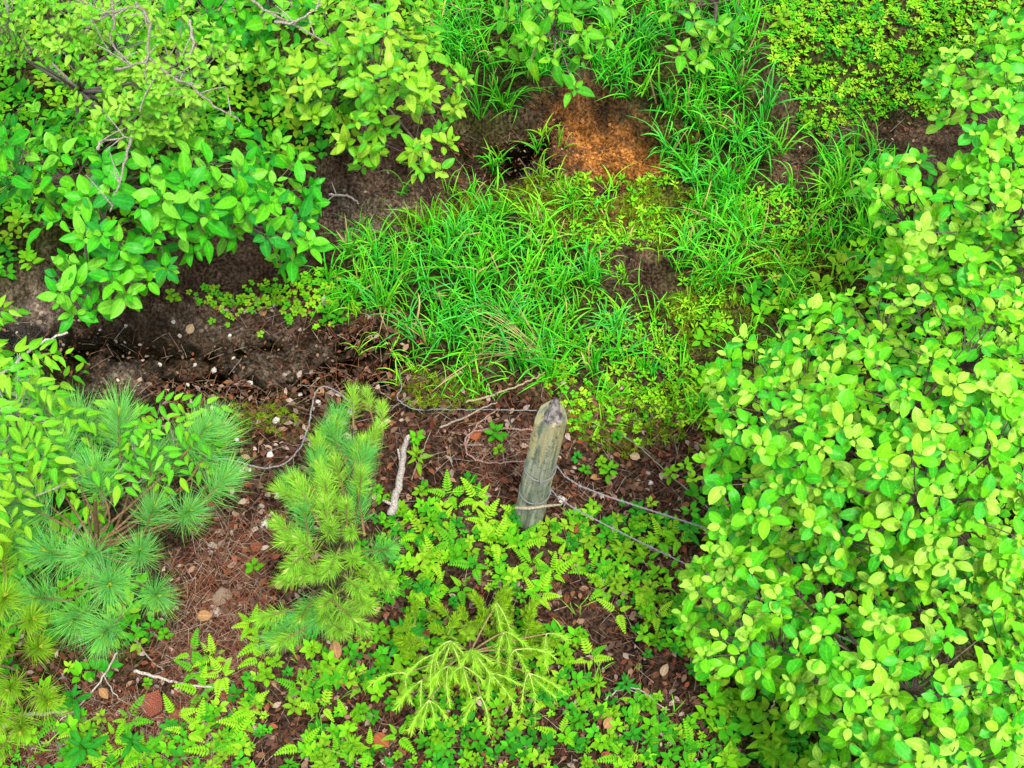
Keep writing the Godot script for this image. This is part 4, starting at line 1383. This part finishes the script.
# ---------------------------------------------------------------- stones, sticks, dead leaves, loose wire
func stone_mesh(sd: int) -> ArrayMesh:
	var sp := SphereMesh.new()
	sp.radius = 0.5; sp.height = 1.0; sp.radial_segments = 7; sp.rings = 4
	var a := sp.surface_get_arrays(0) if false else sp.get_mesh_arrays()
	var mb := MB.new()
	var q := FastNoiseLite.new()
	q.seed = sd; q.frequency = 0.9
	for p: Vector3 in a[Mesh.ARRAY_VERTEX]:
		var d: Vector3 = p * (1.0 + 0.7 * q.get_noise_3dv(p * 2.0))
		mb.vert(Vector3(d.x, d.y * 0.55, d.z * 0.8))
	for i in a[Mesh.ARRAY_INDEX]: mb.ix.push_back(i)
	return mb.mesh(true)

func stick(called: String, label: String, pts: Array, r0: float, r1: float, col: Color, cat := "stick", group := "", forks := 0) -> void:
	var w := PackedVector3Array()
	for q in pts:
		var p := G(q[0], q[1])
		p.y += q[2] if q.size() > 2 else r0 * 0.8
		w.push_back(p)
	var sp := smooth_path(w, 7)
	var at := sp[0]
	for i in sp.size():
		sp[i] -= at
		if i > 0: sp[i] += Vector3(r(-1, 1), r(-0.5, 0.5), r(-1, 1)) * minf(0.004, r0)
	var mb := MB.new()
	mb.tube(sp, taper(r0, r1, sp.size()), 7, col)
	for k in forks:
		var i := rng.randi_range(2, sp.size() - 2)
		var d := Vector3(r(-1, 1), r(0.0, 0.4), r(-1, 1)).normalized() * r(0.05, 0.11)
		mb.tube(bez(sp[i], sp[i] + d * 0.5, sp[i] + d + Vector3(0, -0.01, 0), 3), taper(r1, r1 * 0.5, 4), 5, col)
	var o := obj(called, mb.mesh(), M.bark)
	o.position = at
	tag(o, label, cat, group)

func make_small() -> void:
	var st := []
	for k in 5: st.push_back(stone_mesh(50 + k))
	var list := [[276, 421, 8], [258, 422, 6], [352, 412, 9], [270, 455, 7], [268, 495, 6], [277, 496, 7], [262, 506, 6], [217, 612, 9], [222, 598, 10], [212, 546, 7], [210, 553, 6], [234, 564, 6], [237, 440, 5], [140, 380, 6], [250, 383, 6], [105, 300, 5], [126, 326, 4], [180, 336, 5], [214, 371, 7], [190, 400, 5], [212, 408, 5], [300, 395, 5], [318, 402, 5], [523, 464, 7], [648, 474, 6], [650, 483, 6], [562, 500, 9], [300, 330, 4], [172, 319, 5], [160, 365, 5], [230, 336, 5], [232, 418, 4], [250, 470, 4], [205, 415, 5], [188, 385, 4], [63, 345, 4], [285, 375, 5], [242, 470, 6], [195, 365, 4], [140, 345, 4], [100, 330, 3], [226, 590, 5], [240, 604, 4], [264, 526, 10], [255, 530, 6]]
	var sm := []
	for t in [Color(0.5, 0.47, 0.43), Color(0.36, 0.31, 0.26), Color(0.62, 0.6, 0.57), Color(0.24, 0.18, 0.13)]:
		var m: StandardMaterial3D = M.stone.duplicate()
		m.albedo_color = (t as Color).linear_to_srgb()
		sm.push_back(m)
	for s in list:
		var o := obj("stone", st[rng.randi_range(0, 4)], sm[rng.randi_range(0, 2)])
		var p := G(s[0], s[1])
		var sz: float = s[2] / 250.0 * 1.1
		o.transform = Transform3D(Basis(Vector3.UP, r(0, TAU)).scaled(Vector3.ONE * sz), p + Vector3(0, sz * 0.12, 0))
		var zone := "left of the pine saplings" if s[1] < 430 else ("between the two pine saplings" if s[0] < 400 else "round the foot of the fence post")
		if s[1] < 430: zone = "on the wet dark ground by the water"
		tag(o, "small pale stone lying " + ("in the red brown litter " if s[1] >= 430 else "") + zone, "stone", "pale stones " + zone)
	var big := obj("stone", st[2], sm[3])
	big.transform = Transform3D(Basis(Vector3.UP, 0.6).scaled(Vector3(0.085, 0.07, 0.085)), G(222, 597) + Vector3(0, 0.008, 0))
	tag(big, "brown flat stone in the needle litter between the pine saplings", "stone")
	# dead leaves one can pick out
	var dl := leaf_meshes(w_round, 5)
	var dm := []
	for t in [Color(0.30, 0.09, 0.04), Color(0.36, 0.20, 0.10), Color(0.20, 0.07, 0.04), Color(0.42, 0.30, 0.20)]: dm.push_back(mat((t as Color).linear_to_srgb(), 0.8, Color(0.3, 0.3, 0.25), leaf_tex))
	for s in [[375, 735, 0.07, 0], [338, 662, 0.08, 1], [198, 617, 0.06, 1], [322, 388, 0.055, 1], [582, 524, 0.05, 0], [183, 715, 0.06, 2], [662, 678, 0.05, 3], [604, 730, 0.05, 1], [430, 632, 0.05, 2], [590, 480, 0.05, 1], [265, 318, 0.06, 1], [188, 336, 0.05, 3], [470, 440, 0.05, 0], [420, 470, 0.05, 2], [700, 470, 0.05, 1], [640, 460, 0.045, 3], [128, 306, 0.06, 1], [100, 690, 0.05, 1], [70, 735, 0.05, 2], [250, 548, 0.05, 2], [276, 590, 0.05, 1], [590, 735, 0.045, 3]]:
		var o := obj("dead_leaf", dl[rng.randi_range(0, 2)], dm[s[3]])
		var d := Vector3(r(-1, 1), r(-0.1, 0.2), r(-1, 1)).normalized()
		o.transform = Transform3D(facing(d, Vector3(r(-0.3, 0.3), 1, r(-0.1, 0.5))).scaled(Vector3.ONE * s[2]), G(s[0], s[1]) + Vector3(0, 0.018, 0))
		tag(o, "curled dry brown leaf lying on the litter", "dead leaf", "dead leaves on the litter")
	# red bark flake
	var fb := MB.new()
	var ring := [[-0.06, -0.04], [0.0, -0.055], [0.055, -0.05], [0.05, 0.01], [0.03, 0.055], [-0.03, 0.06], [-0.05, 0.02]]
	var top := fb.vert(Vector3(0, 0.012, 0), Color(0.24, 0.08, 0.05))
	for q in ring: fb.vert(Vector3(q[0], r(0.006, 0.012), q[1]), Color(0.20, 0.07, 0.045) * r(0.7, 1.2))
	for q in ring: fb.vert(Vector3(q[0], -0.01, q[1]), Color(0.12, 0.05, 0.03))
	for k in 7:
		fb.tri(top, 1 + k, 1 + (k + 1) % 7)
		fb.tri(1 + k, 8 + k, 8 + (k + 1) % 7)
		fb.tri(1 + k, 8 + (k + 1) % 7, 1 + (k + 1) % 7)
	var fo := obj("bark_flake", fb.mesh(true), M.bark)
	fo.scale = Vector3(0.8, 1.0, 0.75)
	fo.rotation.y = 0.5
	fo.position = G(153, 706) + Vector3(0, 0.018, 0)
	tag(fo, "flat red brown flake of bark in the lower left litter", "bark")
	# sticks
	var pale := Color(0.50, 0.45, 0.38)
	var grey := Color(0.30, 0.26, 0.21)
	stick("driftwood_stick", "thick pale forked stick standing up beside the middle pine sapling", [[392, 520, 0.05], [400, 500, 0.12], [406, 478, 0.2], [411, 462, 0.24]], 0.017, 0.009, Color(0.42, 0.38, 0.35), "stick", "", 3)
	stick("fallen_stick", "long pale stick lying in the lower left litter", [[136, 674, 0.03], [160, 680, 0.03], [190, 687, 0.02], [234, 691, 0.02]], 0.007, 0.004, pale)
	stick("fallen_stick", "thin pale stick slanting down from the two leaved seedling", [[120, 657, 0.05], [105, 680, 0.04], [85, 705, 0.03], [62, 722, 0.02]], 0.004, 0.0025, pale)
	stick("fallen_stick", "thin grey stick crossing the slanting pale stick", [[100, 668, 0.03], [112, 690, 0.03], [122, 702, 0.02]], 0.0035, 0.002, pale * 0.8)
	stick("fallen_stick", "dark stick at the lower left edge of the litter", [[20, 716, 0.02], [45, 715, 0.02], [75, 714, 0.02]], 0.008, 0.006, grey)
	stick("fallen_stick", "grey curved twig near the bottom centre right", [[605, 702, 0.02], [622, 692, 0.04], [640, 694, 0.04], [668, 712, 0.02]], 0.004, 0.002, pale * 0.8, "stick", "", 2)
	stick("fallen_stick", "thin stick lying under the left pine tufts", [[135, 640, 0.03], [150, 660, 0.02], [165, 672, 0.02]], 0.004, 0.003, grey)
	stick("fallen_stick", "thin straw coloured stick below the right shrub", [[775, 700, 0.04], [768, 715, 0.04], [752, 738, 0.03]], 0.004, 0.002, Color(0.4, 0.36, 0.24))
	stick("fallen_stick", "straw coloured stick leading left to the sedge above the post", [[466, 405, 0.02], [500, 396, 0.03], [530, 384, 0.03], [548, 374, 0.03]], 0.005, 0.003, Color(0.40, 0.34, 0.2))
	stick("fallen_stick", "brown twig lying left of the post behind the pine", [[440, 430, 0.02], [470, 418, 0.03], [498, 405, 0.03]], 0.005, 0.003, grey)
	stick("fallen_stick", "pale twig poking from the mud beside the upper left shrub", [[330, 200, 0.04], [348, 202, 0.05], [360, 210, 0.05]], 0.006, 0.003, pale, "stick", "", 2)
	stick("bare_stem", "thin upright twig beside the driftwood stick", [[412, 482, 0.02], [424, 462, 0.1], [432, 448, 0.14]], 0.003, 0.0015, grey, "stick", "", 2)
	stick("bare_stem", "long grey branch crossing in front of the left pine", [[40, 478, 0.75], [62, 468, 0.8], [92, 452, 0.85], [118, 440, 0.85]], 0.006, 0.004, Color(0.5, 0.47, 0.42))
	stick("bare_stem", "lower thin grey branch in front of the left pine", [[42, 478, 0.7], [70, 492, 0.7], [92, 502, 0.68]], 0.005, 0.003, Color(0.45, 0.42, 0.36))
	stick("vine_stem", "reddish bare vine looping over the litter left of the post", [[534, 434, 0.03], [500, 434, 0.05], [472, 438, 0.05], [465, 450, 0.04], [474, 462, 0.03], [495, 466, 0.03], [526, 464, 0.03]], 0.0045, 0.0035, Color(0.30, 0.19, 0.16), "vine", "", 3)
	stick("vine_stem", "thin bare vine rising right from the reddish loop", [[466, 448, 0.03], [478, 430, 0.05], [498, 414, 0.05]], 0.0045, 0.0025, Color(0.30, 0.2, 0.16), "vine")
	var wg := Color(0.27, 0.27, 0.27)
	stick("loose_wire", "loose grey wire looping over the litter toward the middle pine", [[216, 461, 0.03], [235, 464, 0.03], [262, 470, 0.02], [285, 466, 0.02], [302, 448, 0.02], [311, 420, 0.02], [316, 396, 0.03], [330, 391, 0.03], [352, 406, 0.03]], 0.0035, 0.003, wg, "wire")
	stick("loose_wire", "loose grey wire lying left behind the fence post", [[400, 372, 0.02], [402, 390, 0.03], [398, 402, 0.03], [414, 412, 0.03], [450, 412, 0.02], [490, 412, 0.02], [536, 414, 0.03]], 0.0026, 0.0024, wg * 0.9, "wire")
	stick("loose_wire", "slack greenish wire sloping down right behind the post", [[616, 438, 0.06], [640, 455, 0.06], [665, 477, 0.05], [700, 506, 0.04], [760, 560, 0.04]], 0.0026, 0.0024, Color(0.2, 0.22, 0.14), "wire")
